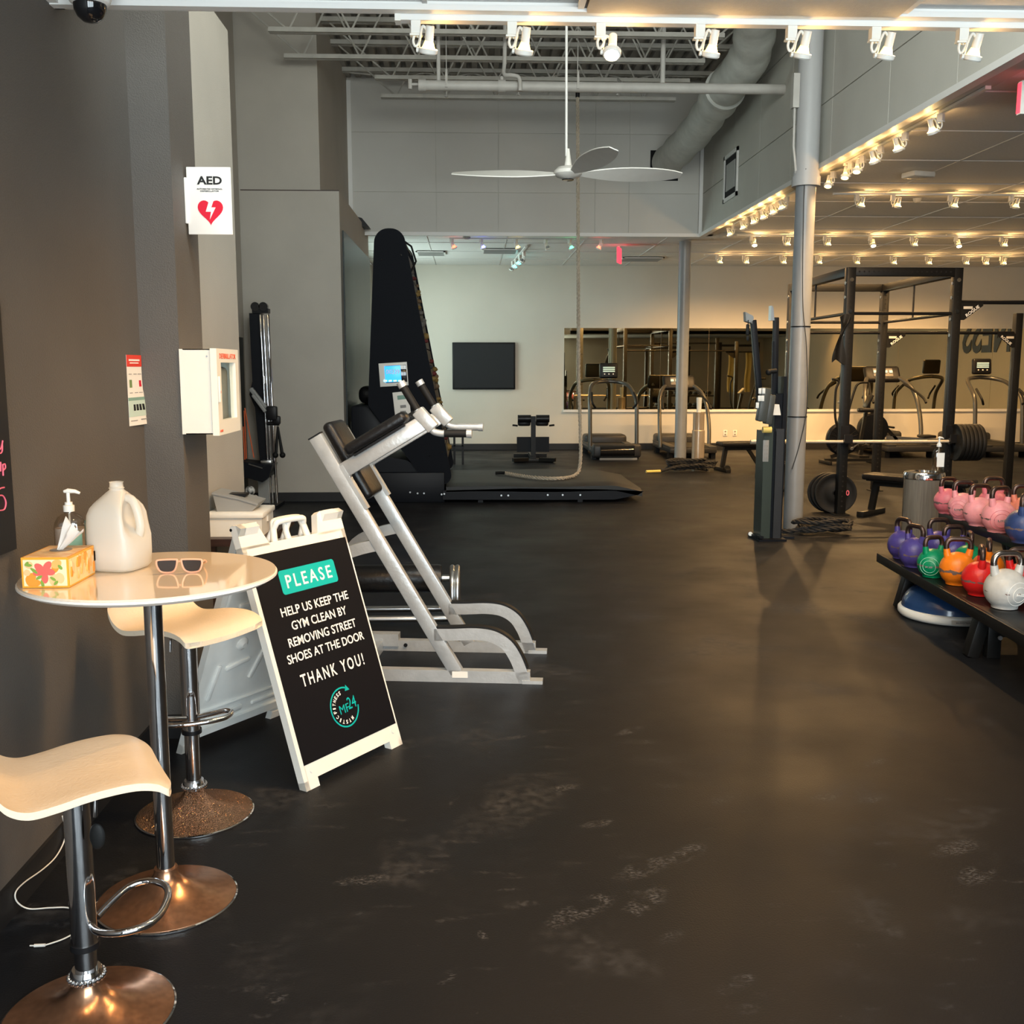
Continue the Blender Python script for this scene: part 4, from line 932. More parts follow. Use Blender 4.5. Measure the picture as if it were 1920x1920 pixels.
fpart('carry_handle',hd,'white_plastic',Mf)
for s_,y_ in((.035,TL-.12),(WD-.035,TL-.12),(.05,.07),(WD-.04,.07)): fpart('rivet',B().cyl((s_,y_,0),(s_,y_,.004),.009,12),'white_plastic',Mf)
for s_ in(.01,WD-.07): fpart('hinge',B().cyl((s_,TL-.008,-.03),(s_+.06,TL-.008,-.03),.013,12),'white_plastic',Mf)
fpart('hinge_pin',B().cyl((-.003,TL-.012,-.03),(.0,TL-.012,-.03),.006,10),'black_metal',Mf)
iy0,iy1,ix0,ix1=.095,TL-.13,.020,WD-.010; IH=iy1-iy0; icx=(ix0+ix1)/2
ins=fpart('black_panel',B().box(ix0,ix1,iy0,iy1,-.004,.002),'sign_black',Mf)
def ly(f): return iy1-IH*f
def rrect(cx,cy,w,h,r,n=5):
    o=[]
    for qx,qy,a0 in((1,1,0),(-1,1,PI/2),(-1,-1,PI),(1,-1,1.5*PI)):
        for i in range(n+1):
            a=a0+PI/2*i/n; o.append((cx+qx*(w/2-r)+r*math.cos(a),cy+qy*(h/2-r)+r*math.sin(a)))
    return o
fpart('teal_block',B().prism(rrect(icx+.008,ly(.155),.325,.098,.014),.002,.0028,'Z'),'teal',Mf)
def st(txt,w,h,f,dx=0,bold=0,m='ink_white',z=.0026,spacing=1.0):
    o3=Mf@Vector((icx+dx,ly(f),z)); fit('lettering',txt,w,h,m,t,ew,eu,o3,bold=bold,thick=.0004,spacing=spacing)
st('PLEASE',.265,.054,.155,.008,.012,z=.0034,spacing=1.35)
st('HELP US KEEP THE',.395,.036,.292,.004,.012); st('GYM CLEAN BY',.325,.036,.365,.006,.012); st('REMOVING STREET',.400,.036,.440,.004,.012); st('SHOES AT THE DOOR',.455,.036,.514,.003,.012)
st('THANK YOU!',.375,.050,.628,.004,.014,spacing=1.35)
lc=(icx+.01,ly(.820)); LR=.079
def ring_arc(r,a0,a1,w,n=48):
    o=[(lc[0]+(r+w/2)*math.cos(a0+(a1-a0)*i/n),lc[1]+(r+w/2)*math.sin(a0+(a1-a0)*i/n)) for i in range(n+1)]
    i_=[(lc[0]+(r-w/2)*math.cos(a0+(a1-a0)*i/n),lc[1]+(r-w/2)*math.sin(a0+(a1-a0)*i/n)) for i in range(n+1)]
    bb=B(); 
    for k in range(n): bb.prism([o[k],o[k+1],i_[k+1],i_[k]],.002,.003,'Z')
    return bb
fpart('logo_ring',ring_arc(LR,math.radians(68),math.radians(352),.006),'teal',Mf)
a=math.radians(60); fpart('logo_arrow',B().prism([(lc[0]+(LR+.012)*math.cos(a+.12),lc[1]+(LR+.012)*math.sin(a+.12)),(lc[0]+(LR-.014)*math.cos(a+.12),lc[1]+(LR-.014)*math.sin(a+.12)),(lc[0]+(LR+.001)*math.cos(a-.2),lc[1]+(LR+.001)*math.sin(a-.2))],.002,.003,'Z'),'teal',Mf)
def circ_text(txt,a0,a1,r,h):
    n=len(txt)
    for i,ch in enumerate(txt):
        a=math.radians(a0+(a1-a0)*i/(n-1)); p=Mf@Vector((lc[0]+r*math.cos(a),lc[1]+r*math.sin(a),.0026))
        ey=ew*math.cos(a)+eu*math.sin(a); ex=ew*math.sin(a)-eu*math.cos(a)
        fit('logo_letter',ch,h*(.35 if ch=='I' else .62),h,'ink_white',t,ex,ey,p,bold=.02,thick=.0004)
circ_text('FITNESS',186,98,.060,.016)
for i,ch in enumerate('MYSTIC'):
    a=math.radians(298-(298-208)*i/5); p=Mf@Vector((lc[0]+.060*math.cos(a),lc[1]+.060*math.sin(a),.0026))
    ey=ew*math.cos(a)+eu*math.sin(a); ex=ew*math.sin(a)-eu*math.cos(a)
    fit('logo_letter',ch,.016*(.35 if ch=='I' else .62),.016,'ink_white',t,ex,ey,p,bold=.02,thick=.0004)
o3=Mf@Vector((lc[0]-.004,lc[1]-.006,.003)); fit('logo_letters','MF',.056,.034,'teal',t,ew,eu,o3,bold=.0,thick=.0006)
o3=Mf@Vector((lc[0]+.045,lc[1]+.008,.003)); fit('logo_letters','24',.050,.048,'teal',t,ew,eu,o3,bold=.0,thick=.0006)
# rear leaf of the sign
bb=B(); 
bb.box(0,.03,0,TL2,0,.03).box(WD-.03,WD,0,TL2,0,.03).box(.03,WD-.03,.07,.11,0,.03).box(0,.08,0,.05,0,.03).box(WD-.08,WD,0,.05,0,.03).box(0,WD,TL2-.16,TL2-.1,0,.03)
bb.box(0,.10,TL2-.1,TL2,0,.03).box(WD-.12,WD,TL2-.1,TL2,0,.03)
fpart('rear_frame',bb,'grey_plastic',Mr)
fpart('rear_panel',B().box(.03,WD-.03,.11,TL2-.16,.008,.016),'grey_plastic',Mr)
rb=B()
def rib(x0_,y0_,x1_,y1_,w=.022): rb.bar((x0_,y0_,.020),(x1_,y1_,.020),w,.014,(0,0,1),.006)
rib(.08,.25,.10,.42); rib(.30,.30,.36,.48); rib(.14,.39,.27,.41); rib(.40,.42,.55,.45); rib(.06,.56,.55,.56,.012); rib(.05,.20,.55,.20,.012); rib(.05,.64,.05,.86,.02); rib(.12,.70,.28,.70); rib(.34,.70,.52,.70); rib(.12,.78,.28,.78); rib(.34,.78,.52,.78); rib(.10,.14,.30,.15,.03); rib(.36,.15,.52,.15,.02)
rb.lathe([(.03,.0),(.03,.008),(.012,.02),(.0121,.0205)],(.20,.50,.014),20)
fpart('rib_relief',rb,'grey_plastic',Mr)
hd=B(); hd.tube([(a,b_,.014) for a,b_ in [(q.x,q.y) for q in smooth_path([Vector((x,y,0)) for x,y in [(.185,TL2-.12),(.205,TL2-.03),(.225,TL2-.008),(.345,TL2-.008),(.37,TL2-.03),(.385,TL2-.12)]],4)]],.013,10)
hd.tube([(.275,TL2-.12,.014),(.278,TL2-.01,.014)],.012,10)
fpart('rear_handle',hd,'grey_plastic',Mr)
for s_ in(.02,WD-.02): fpart('spreader',B().box(s_-.008,s_+.008,TL*.93,TL*.97,-.045,-.03),'grey_plastic',Mf)

# ---------------- side table with white box ----------------
t=thing('side_table','dark wood low table against the greige wall behind the sign','table',(-1.18,5.5,0))
part('top',B().box(XL+.005,-1.02,5.2,5.95,.70,.738),'dark_wood',t,local=False)
for x_ in(XL+.04,-1.06):
    for y_ in(5.24,5.91): part('leg',B().box(x_-.02,x_+.02,y_-.02,y_+.02,0,.70),'dark_wood',t,local=False)
t=thing('storage_box','white lidded box lying on the dark side table','box',(-1.2,5.42,.739))
part('body',B().box(-1.345,-1.07,5.27,5.58,.739,.835),'white_plastic',t,local=False); part('lid',B().rbox((-1.2075,5.425,.848),(.295,.33,.028),.006),'white_plastic',t,local=False)
part('latch',B().box(-1.07,-1.062,5.40,5.44,.80,.85),'white_plastic',t,local=False)
t=thing('card_terminal','grey sloping desk device resting on the white storage box','device',(-1.22,5.43,.863))
part('body',B().prism([(-1.31,.863),(-1.33,.955),(-1.20,.925),(-1.10,.895),(-1.13,.863)],5.33,5.52),'mid_grey_plastic',t,local=False)
part('top_plate',B().prism([(-1.335,.953),(-1.33,.963),(-1.20,.935),(-1.095,.905),(-1.10,.893),(-1.2,.925)],5.325,5.525),'mid_grey_plastic',t,local=False)
part('cradle',B().box(-1.26,-1.17,5.38,5.46,.935,.948),'black_metal',t,local=False)
def pv(u,v,P0,ang):
    """ray meets the vertical plane through P0 that runs along ang; returns (distance along, z)"""
    d=Vector((math.cos(ang),math.sin(ang),0)); n=Vector((-d.y,d.x,0)); r=Vector(_ray(u,v)); o=Vector((0,0,CH))
    t=(Vector(P0)-o).dot(n)/r.dot(n); q=o+r*t; return ((q-Vector(P0)).dot(d),q.z)
# ---------------- dip tower ----------------
A=math.radians(-6.5); P0=Vector((.325,5.085,0))
def L(u,v,y=0):
    off=Vector((-math.sin(A),math.cos(A),0))*y
    s,z=pv(u,v,P0+off,A); return Vector((s,y,z))
t=thing('dip_tower','silver steel knee raise and dip tower with black pads and grips','exercise tower',P0,A)
W=.565
up0=L(592,818); up1=L(857,1262); up0.y=up1.y=0
for y in(0,W):
    a=up0+Vector((0,y,0)); b_=up1+Vector((0,y,0)); b_.z=.045
    part('upright',B().bar(a,b_,.070,.05,(0,1,0),.006),'silver_paint',t)
    d_=(a-b_).normalized(); part('end_cap',B().bar(a,a+d_*.006,.072,.052,(0,1,0)),'black_metal',t)
    part('base_rail',B().box(-1.30,-.02,y-.025,y+.025,.0,.062),'silver_paint',t)
    part('foot_plate',B().box(-.06,.045,y-.03,y+.03,0,.018),'silver_paint',t)
    pth=[L(815,1188),L(850,1188),L(893,1187),L(925,1192),L(950,1207),L(966,1230),L(977,1256)]
    for q in pth: q.y=0
    pth.append(Vector((pth[-1].x+.02,0,.01)))
    pts=smooth_path([q+Vector((0,y,0)) for q in pth],5)
    part('step_arm',B().strip(pts,.062,.05),'silver_paint',t)
    off=[q+Vector((0,0,0)) for q in pts]; top=[]
    for i,q in enumerate(off[:-5]):
        tt=(off[min(i+1,len(off)-1)]-off[max(i-1,0)]).normalized(); top.append(q+Vector((-tt.z,0,tt.x))*.036)
    part('step_tread',B().strip(top,.010,.046),'black_rubber',t)
    # arm, pad and grips
    a0=L(640,885); a1=L(803,787); a0.y=a1.y=0; sh=Vector((0,y,0)); ad=(a1-a0).normalized(); an=Vector((-ad.z,0,ad.x))
    part('arm',B().bar(a0+sh,a1+sh,.078,.045,(0,1,0),.006),'silver_paint',t)
    part('arm_gusset',B().box(a0.x+.03,a0.x+.05,y-.02,y+.02,a0.z-.04,a0.z+.04),'silver_paint',t)
    pc=(L(708,815)); pc.y=y; 
    R=Matrix((ad,Vector((0,1,0)),ad.cross(Vector((0,1,0))))).transposed()
    part('arm_pad',B().rbox(pc+an*.008,(.36,.13,.058),.025,R,4),'black_vinyl',t)
    part('pad_plate',B().bar(pc-an*.03+ad*-.15,pc-an*.03+ad*.15,.012,.08,(0,1,0)),'black_metal',t)
    hd=L(800,790)+sh
    part('grip_block',B().bar(hd-an*.050+ad*.012,hd+an*.070-ad*.012,.065,.055,(0,1,0),.008),'silver_paint',t)
    g0=L(769,774)+sh; g1=L(743,731)+sh
    gt=hd+an*.065-ad*.012
    dirg=(g1-g0).normalized(); g1=gt+dirg*.150; 
    part('grip_stem',B().tube([gt-dirg*.03,gt+dirg*.015],.018,12),'silver_paint',t)
    gr_=part('upright_grip',B().tube([gt+dirg*.01,g1],.0195,14),'black_rubber',t); link('cap',B().tube([g1-dirg*.01,g1+dirg*.018],.0225,14).mesh('cap','silver_paint'),gr_,world=False)
    hb_=hd-an*.04+ad*.0; h1=hb_+Vector((.018,0,-.018)); h2=Vector((h1.x+.035,y,h1.z-.008)); h3=Vector((h2.x+.135,y,h2.z+.0))
    part('handle_bend',B().tube(smooth_path([hb_,h1,h2,h2+Vector((.02,0,0))],5),.0175,12),'silver_paint',t)
    gm='black_rubber' if y==0 else 'silver_paint'
    gr_=part('level_grip',B().tube([h2+Vector((.015,0,0)),h3],.0195,14),gm,t,None if y==0 else 'bare silver grip'); link('cap',B().tube([h3-Vector((.008,0,0)),h3+Vector((.018,0,0))],.0225,14).mesh('cap','silver_paint'),gr_,world=False)
    # back brace
    c0=L(705,1020)+sh if y==0 else L(705,1020)+sh
    fr=(c0.z-up1.z)/(up0.z-up1.z); q=up1+(up0-up1)*fr+sh
    part('rear_brace',B().strip(smooth_path([q,q+Vector((-.12,0,-.03)),q+Vector((-.25,0,-.09)),q+Vector((-.36,0,-.25))],5),.06,.04),'silver_paint',t)
hd=L(800,790)
part('cross_tube',B().box(-.95,-.89,0,W,.0,.06),'silver_paint',t)
part('rear_post',B().bar((up1+(up0-up1)*.62+Vector((-.37,W/2,-.3))),Vector((-1.25,W/2,.05)),.06,.05,(0,1,0)),'silver_paint',t)
b0=L(628,800,W/2); b1=L(697,920,W/2); bd=(b1-b0).normalized(); bn=Vector((-bd.z,0,bd.x))
R=Matrix((bd,Vector((0,1,0)),bd.cross(Vector((0,1,0))))).transposed()
part('back_pad',B().rbox((b0+b1)/2-Vector((0,0,0)),((b1-b0).length+.06,.30,.062),.028,R,4),'black_vinyl',t)
m0=(b0+b1)/2
part('pad_bracket',B().bar(m0-Vector((.10,0,.02)),m0,.03,.2,(0,0,1)),'silver_paint',t)
for y in(.0,W): part('mount_channel',B().bar(up1+(up0-up1)*.70+Vector((.045,y,0)),up1+(up0-up1)*.88+Vector((.045,y,0)),.02,.05,(0,1,0)),'silver_paint',t)
part('rail_bracket',B().box(-1.0,-.80,W-.04,W+.03,.03,.10).cyl((-.9,W-.043,.065),(-.9,W-.04,.065),.012,12),'silver_paint',t)
part('bolt',B().cyl((-.76,W-.035,.036),(-.76,W-.025,.036),.011,12),'black_metal',t)
part('rail_sticker',B().box(-.42,-.34,-.0265,-.025,.025,.058),'white_plastic',t)

# ---------------- roller bench behind the tower ----------------
t=thing('roller_bench','low bench with a thick black padded roller and chrome end loops behind the tower','bench',(-.5,6.0,0))
r0=py(655,1084,6.0); r1=py(834,1084,6.0)
part('padded_roller',B().lathe([(.03,-.42),(.078,-.415),(.083,-.40),(.083,.385),(.078,.40),(.03,.405)],(r1.x-.42,6.0,r1.z),28,'X'),'black_vinyl',t,local=False)
part('roller_axle',B().cyl((r1.x-.02,6.0,r1.z),(r1.x+.06,6.0,r1.z+.0),.02,12),'steel',t,local=False)
zc=r1.z
for k,xx in enumerate((r1.x+.045,r1.x+.075)):
    part('end_loop',B().tube(smooth_path([Vector((xx,5.85,.02)),Vector((xx,5.86,zc-.05)),Vector((xx,5.92,zc+.04)),Vector((xx,6.0,zc+.065)),Vector((xx,6.10,zc+.03)),Vector((xx,6.14,zc-.05)),Vector((xx,6.15,.02))],6),.016,12),'steel',t,local=False)
z=py(770,1160,5.9).z
part('lower_bar',B().cyl((r1.x-.85,5.9,z),(r1.x+.05,5.9,z),.02,14),'steel',t,local=False)
part('rear_bar',B().cyl((r1.x-.85,6.15,z),(r1.x+.05,6.15,z),.02,14),'steel',t,local=False)
part('end_frame',B().box(r1.x-.88,r1.x-.84,5.84,6.18,0,zc+.03),'black_metal',t,local=False)
part('foot_bar',B().box(r1.x+.02,r1.x+.10,5.80,6.2,0,.025),'black_metal',t,local=False)

# ---------------- climbing treadwall ----------------
YW=12.3
t=thing('climbing_treadwall','tall black motorised climbing wall machine with coloured holds and lit blue screen','climbing machine',(-.6,YW,0))
def rnd(pts,rs,n=8):
    out=[]; N=len(pts)
    for i,p in enumerate(pts):
        p=Vector((p[0],p[1])); a=Vector(pts[i-1])-p; b_=Vector(pts[(i+1)%N])-p; r=rs[i]
        if r==0: out.append(tuple(p)); continue
        an=a.angle(b_); d=r/math.tan(an/2); pa=p+a.normalized()*d; pb=p+b_.normalized()*d
        c=p+(a.normalized()+b_.normalized()).normalized()*(r/math.sin(an/2))
        a0=math.atan2(pa.y-c.y,pa.x-c.x); a1=math.atan2(pb.y-c.y,pb.x-c.x); dd=(a1-a0+PI)%(2*PI)-PI
        for k in range(n+1): out.append((c.x+r*math.cos(a0+dd*k/n),c.y+r*math.sin(a0+dd*k/n)))
    return out
def q2(u,v): p=py(u,v,YW); return (p.x,p.z)
poly=rnd([q2(702,428),q2(755,428),q2(849,905),q2(806,914),q2(690,760)],[.165,.165,.11,.11,.06])
for y in (YW,YW+1.75):
    part('side_panel',B().prism(poly,y,y+.04),'tread_panel',t,local=False)
# belt of planks between the side panels on the climbing face
tp=Vector((poly[0][0],0,0))
c0=Vector((q2(763,462)[0],0,q2(763,462)[1])); c1=Vector((q2(845,862)[0],0,q2(845,862)[1]))
dirb=(c1-c0).normalized(); nb=Vector((-dirb.z,0,dirb.x)); 
if nb.x<0: nb=-nb
part('belt_core',B().bar(c0-nb*.09+Vector((0,YW+.9,0)),c1-nb*.09+Vector((0,YW+.9,0)),.06,1.66,(0,1,0)),'machine_black',t,local=False)
wd=mat('climb_plank',(.085,.075,.062),.6,noise=.7,scale=5,col2=(.02,.018,.016)); n=15; Lb=(c1-c0).length
for i in range(n):
    a=c0+dirb*(Lb*i/n+.008); b_=c0+dirb*(Lb*(i+1)/n-.008)
    part('plank',B().bar(a-nb*.05+Vector((0,YW+.9,0)),b_-nb*.05+Vector((0,YW+.9,0)),.025,1.68,(0,1,0)),wd,t,local=False)
hm=[mat('hold_tan',(.14,.09,.05),.7),mat('hold_red',(.13,.02,.02),.7),mat('hold_dark',(.03,.03,.035),.7),mat('hold_grey',(.12,.11,.10),.7),mat('hold_yellow',(.22,.14,.04),.7)]
random.seed(5)
for i in range(34):
    s=random.uniform(.05,.97)*Lb; y=YW+random.uniform(.12,1.6); r=random.uniform(.022,.048)
    p=c0+dirb*s-nb*.026+Vector((0,y,0)); bb=B(); bb.sphere((0,0,0),r,8,6,(1,random.uniform(.7,1.3),random.uniform(.6,1)))
    for v in bb.bm.verts: v.co=v.co*random.uniform(.85,1.15)+p
    part('climbing_hold',bb,random.choice(hm),t,local=False,ang=1.2)
top=py(757,452,YW); 
part('top_guard',B().tube([py(757,452,YW+.1),py(768,462,YW+.1)+Vector((.02,0,0)),py(772,490,YW+.1)+Vector((.05,0,0)),py(768,515,YW+.1)],.012,8).tube([py(757,452,YW+.1)+Vector((0,.1,0)),py(757,452,YW+.1)+Vector((0,1.5,0))],.012,8),'black_metal',t,local=False)
def scr(name,u,v,w,h,m,dy,tilt=-.06,bev=.0):
    p=py(u,v,YW); R=Matrix.Rotation(tilt,3,'Y'); return part(name,B().rbox((p.x,YW-dy,p.z),(w,.012,h),.004,R),m,t,local=False)
scr('screen_bezel',738,702,.335,.275,'white_plastic',.012); scr('bezel_inset',743,701,.25,.20,'black_gloss',.017); s=scr('screen',737,701,.19,.19,'screen_blue',.0195)
for i in range(4): scr('screen_button',723+9*i,714,.04,.02,'screen_cyan',.0235)
fit('screen_text','00339',.16,.055,'ink_white',t,EX,EZ,(py(737,697,YW).x,YW-.031,py(737,697,YW).z),bold=.02)
scr('notice',754,763,.19,.36,'paper_white',.004,-.10); scr('notice_header',753,745,.10,.05,'poster_green',.0065,-.10)
for i in range(3): scr('notice_text',756,762+11*i,.07,.035,'ink_grey',.0065,-.10)
for u,v in((716,487),(752,478),(805,855),(830,848)): p=py(u,v,YW); part('screw',B().cyl((p.x,YW-.004,p.z),(p.x,YW,p.z),.010,8),'black_gloss',t,local=False)
# base and motor housing
part('motor_housing',B().box(-1.44,-.30,YW-.05,YW+1.9,.0,.36,.01).prism([(-1.44,.36),(-1.44,.62),(-.75,.50),(-.55,.36)],YW+.05,YW+1.8),'machine_black',t,local=False)
part('rear_housing',B().box(-1.42,-1.0,YW+.1,YW+1.7,.36,1.15,.03),'machine_black',t,local=False)
e=py(1205,930,YW-.06)
part('frame_rail',B().prism([(-.32,.04),(-.32,.15),(.6,.17),(1.6,.155),(2.1,.13),(2.03,.085),(1.75,.03),(1.0,.03)],YW-.10,YW-.05),'machine_black',t,local=False)
part('rear_rail',B().box(-.32,2.0,YW+1.75,YW+1.8,.03,.16),'machine_black',t,local=False)
for x_ in(.1,1.3): part('base_foot',B().box(x_,x_+.06,YW-.08,YW+1.8,0,.03),'machine_black',t,local=False)
for u,v in((769,923),(783,925),(795,925),(828,927),(833,926),(940,929),(953,929),(1027,928),(1055,928),(1088,928)): 
    p=py(u,v,YW-.1); part('bolt',B().cyl((p.x,YW-.106,min(p.z,.14)),(p.x,YW-.10,min(p.z,.14)),.011,8),'steel',t,local=False)
o=solo('crash_mat',B().sheet(lambda u,v:Vector((-.28+2.36*u,YW-.10+1.78*v,.222+.006*math.sin(u*9+v*3)-.07*max(0,u-.86)/.14*(1) -.03*max(0,.08-v)/.08)),40,20,.06,Vector((0,0,1))),'black_mat','black crash mat lying on the low frame of the climbing machine','mat'); 
# dark items near the machine
t=thing('gym_bag','black bags piled against the glossy wall panel behind the climbing machine','bag',(-1.3,13.9,1.16))
part('bag_body',B().rbox((-1.22,13.2,1.27),(.30,.8,.22),.09,None,4),'black_vinyl',t,local=False); part('bag_strap',B().tube(smooth_path([(-1.2,12.9,1.36),(-1.13,13.1,1.44),(-1.1,13.3,1.36)],5),.012,8),'black_rubber',t,local=False)
# glossy dark panel on the box side
solo('dark_panel',B().box(-1.497,-1.48,12.62,15.85,.30,3.22),'dark_gloss_panel','tall glossy dark panel on the side of the greige wall box','panel')
solo('wall_switch',B().rbox((-1.472,12.95,py(666,801,12.95).z),(.012,.09,.15),.004),'white_plastic','small white wall switch on the dark glossy panel','switch')
t=thing('wall_clip_lamp','small black speaker on top of the far soffit corner','speaker',(-1.60,15.2,3.62))
part('body',B().prism([(-1.74,3.58),(-1.74,3.76),(-1.50,3.70),(-1.40,3.58)],15.0,15.3),'black_metal',t,local=False)
# ---------------- cable tower in the recess ----------------
YT2=11.9
def q3(u,v,y=YT2): return py(u,v,y)
t=thing('cable_tower','tall black cable column machine with chrome rods in the recess beside the cabinet','exercise machine',(-2.4,YT2,0))
a=q3(467,587); b_=q3(487,587); zt=a.z
part('rear_panel',B().prism([(a.x,zt),(b_.x,zt),(b_.x+.06,.42),(a.x+.07,.42),(a.x+.03,1.15),(a.x-.03,1.3),(a.x+.01,1.45)],YT2,YT2+.25),'machine_black',t,local=False)
x1=q3(489,600).x
for k,u in enumerate((489,495,503)): part('guide_rod',B().cyl((q3(u,600).x,YT2-.03,zt-.02),(q3(u,600).x+.04,YT2-.03,.05),.012 if k<2 else .018,10),'chrome',t,local=False)
part('pulley',B().cyl((x1-.05,YT2-.05,zt+.07),(x1-.05,YT2+.02,zt+.07),.05,16).cyl((x1+.04,YT2-.05,zt+.07),(x1+.04,YT2+.02,zt+.07),.05,16),'black_gloss',t,local=False)
part('top_bracket',B().box(x1-.09,x1+.09,YT2-.03,YT2+.1,zt,zt+.05),'black_metal',t,local=False)
p=q3(496,712); part('clamp',B().cyl((p.x,YT2-.03,p.z-.04),(p.x,YT2-.03,p.z+.04),.03,14),'chrome',t,local=False)
part('swing_arm',B().bar(q3(470,728,YT2-.08),q3(502,770,YT2-.08),.05,.05,(0,1,0),.01).bar(q3(474,740,YT2-.15),q3(498,772,YT2-.15),.04,.04,(0,1,0),.01),'mid_grey_plastic',t,local=False)
p=q3(510,778,YT2-.1); part('carriage',B().rbox((p.x,YT2-.1,p.z+.02),(.12,.1,.16),.02).rbox((p.x+.05,YT2-.1,p.z-.06),(.09,.06,.10),.02).cyl((p.x-.06,YT2-.1,p.z-.10),(p.x+.08,YT2-.1,p.z-.10),.02,8),'black_metal',t,local=False)
p=q3(521,800,YT2-.12); e_=q3(523,850,YT2-.12)
part('cable_line',B().cyl((p.x,YT2-.12,p.z+.1),(p.x,YT2-.12,p.z),.005,6).cyl((q3(506,600).x,YT2-.05,zt),(q3(511,770).x,YT2-.05,q3(511,770).z),.004,6),'black_metal',t,local=False)
part('rope_handle',B().tube([p,e_+Vector((-.035,0,0))],.018,8,rad=[.012,.02]).tube([p,e_+Vector((.035,0,0))],.018,8,rad=[.012,.02]).sphere(e_+Vector((-.04,0,-.02)),.035,10,6).sphere(e_+Vector((.04,0,-.02)),.035,10,6),'black_rubber',t,local=False)
p=q3(485,878); part('tray',B().prism([(q3(459,862).x,q3(459,862).z),(q3(518,868).x,q3(518,868).z),(q3(512,890).x,q3(512,890).z),(q3(500,900).x,q3(500,900).z),(q3(459,888).x,q3(459,888).z)],YT2-.25,YT2+.1),'machine_black',t,local=False)
part('tray_trim',B().tube([q3(466,870,YT2-.26),q3(492,878,YT2-.26)],.008,6).rbox(q3(500,866,YT2-.15),(.12,.1,.04),.01),'steel',t,local=False)
part('foot_post',B().box(q3(490,900).x-.03,q3(505,900).x,YT2-.05,YT2+.05,0,.42),'mid_grey_plastic',t,local=False)
part('cross_foot',B().box(-2.62,-2.2,YT2-.2,YT2+.3,0,.04),'machine_black',t,local=False)
t=thing('resistance_band','orange resistance bands stretched down in front of the dark recess machine','band',(-2.5,11.7,1.0))
for (u0,v0,u1,v1) in((458,770,462,860),(459,765,476,858),(456,800,459,862)): part('band',B().cyl(q3(u0,v0,11.75),q3(u1,v1,11.75),.007,6),'orange_band',t,local=False)
t=thing('wall_mirror','tall narrow framed mirror leaning in the left recess behind the cable column','mirror',(-2.6,11.6,0))
part('glass',B().box(-2.64,-2.62,11.3,12.2,.2,1.95),'dark_gloss_panel',t,local=False)
solo('step_box',B().rbox((-2.36,11.3,.055),(.3,.3,.11),.01),'machine_black','small black step box in the recess carrying two spotted balls','box')
for k in range(2):
    p=py(477,934,11.3); p.z=.11+.055
    if k: p=Vector((p.x-.045,11.3,.165+.098))
    solo('spotted_ball',B().sphere((0,0,0),.055,16,10),mat('spots',(.85,.85,.83),.4,noise=.98,scale=22,col2=(.01,.01,.01)),'small black and white spotted ball, %s of the pair by the recess machine'%('upper' if k else 'lower'),'ball','spotted balls',p)
# ---------------- kettlebells ----------------
rk=math.radians(-4.2); RK=Vector((2.885,6.633,0))
def rkl(x,y,z=0): return RK+Vector((x*math.cos(rk)-y*math.sin(rk),x*math.sin(rk)+y*math.cos(rk),z))
t=thing('kettlebell_rack','black two tier steel rack loaded with kettlebells at the right edge','rack',RK,rk)
zl,zu=.30,.58
yn=-2.9
part('lower_shelf',B().box(-.03,.42,yn,.38,zl-.05,zl,.006).box(-.045,-.02,yn,.38,zl-.055,zl+.008,.004),'rack_metal',t)
part('upper_shelf',B().box(.43,.84,yn,.50,zu-.04,zu,.006).box(.415,.44,yn,.50,zu-.05,zu+.006,.004),'rack_metal',t)
for y in(0,-1.16,-2.32):
    part('front_leg',B().bar((-.0,y,.0),(.06,y,zl-.05),.065,.085,(0,1,0),.004),'rack_metal',t)
    if y==-1.16: part('front_leg',B().bar((.11,y-.02,.0),(.11,y-.02,zl-.05),.075,.06,(0,1,0),.004),'rack_metal',t)
    part('foot_rail',B().bar((.05,y+.0,.14),(.76,y+.0,.14),.05,.05,(0,0,1),.004),'rack_metal',t)
    part('rear_leg',B().bar((.80,y,0),(.66,y,zu-.04),.05,.06,(0,1,0),.004),'rack_metal',t)
part('rear_brace',B().box(.745,.78,yn+.4,.05,.10,.16),'rack_metal',t)
part('bolt',B().cyl((.1,-1.30,.14),(.1,-1.29,.14),.012,8),'steel',t)
KB={}
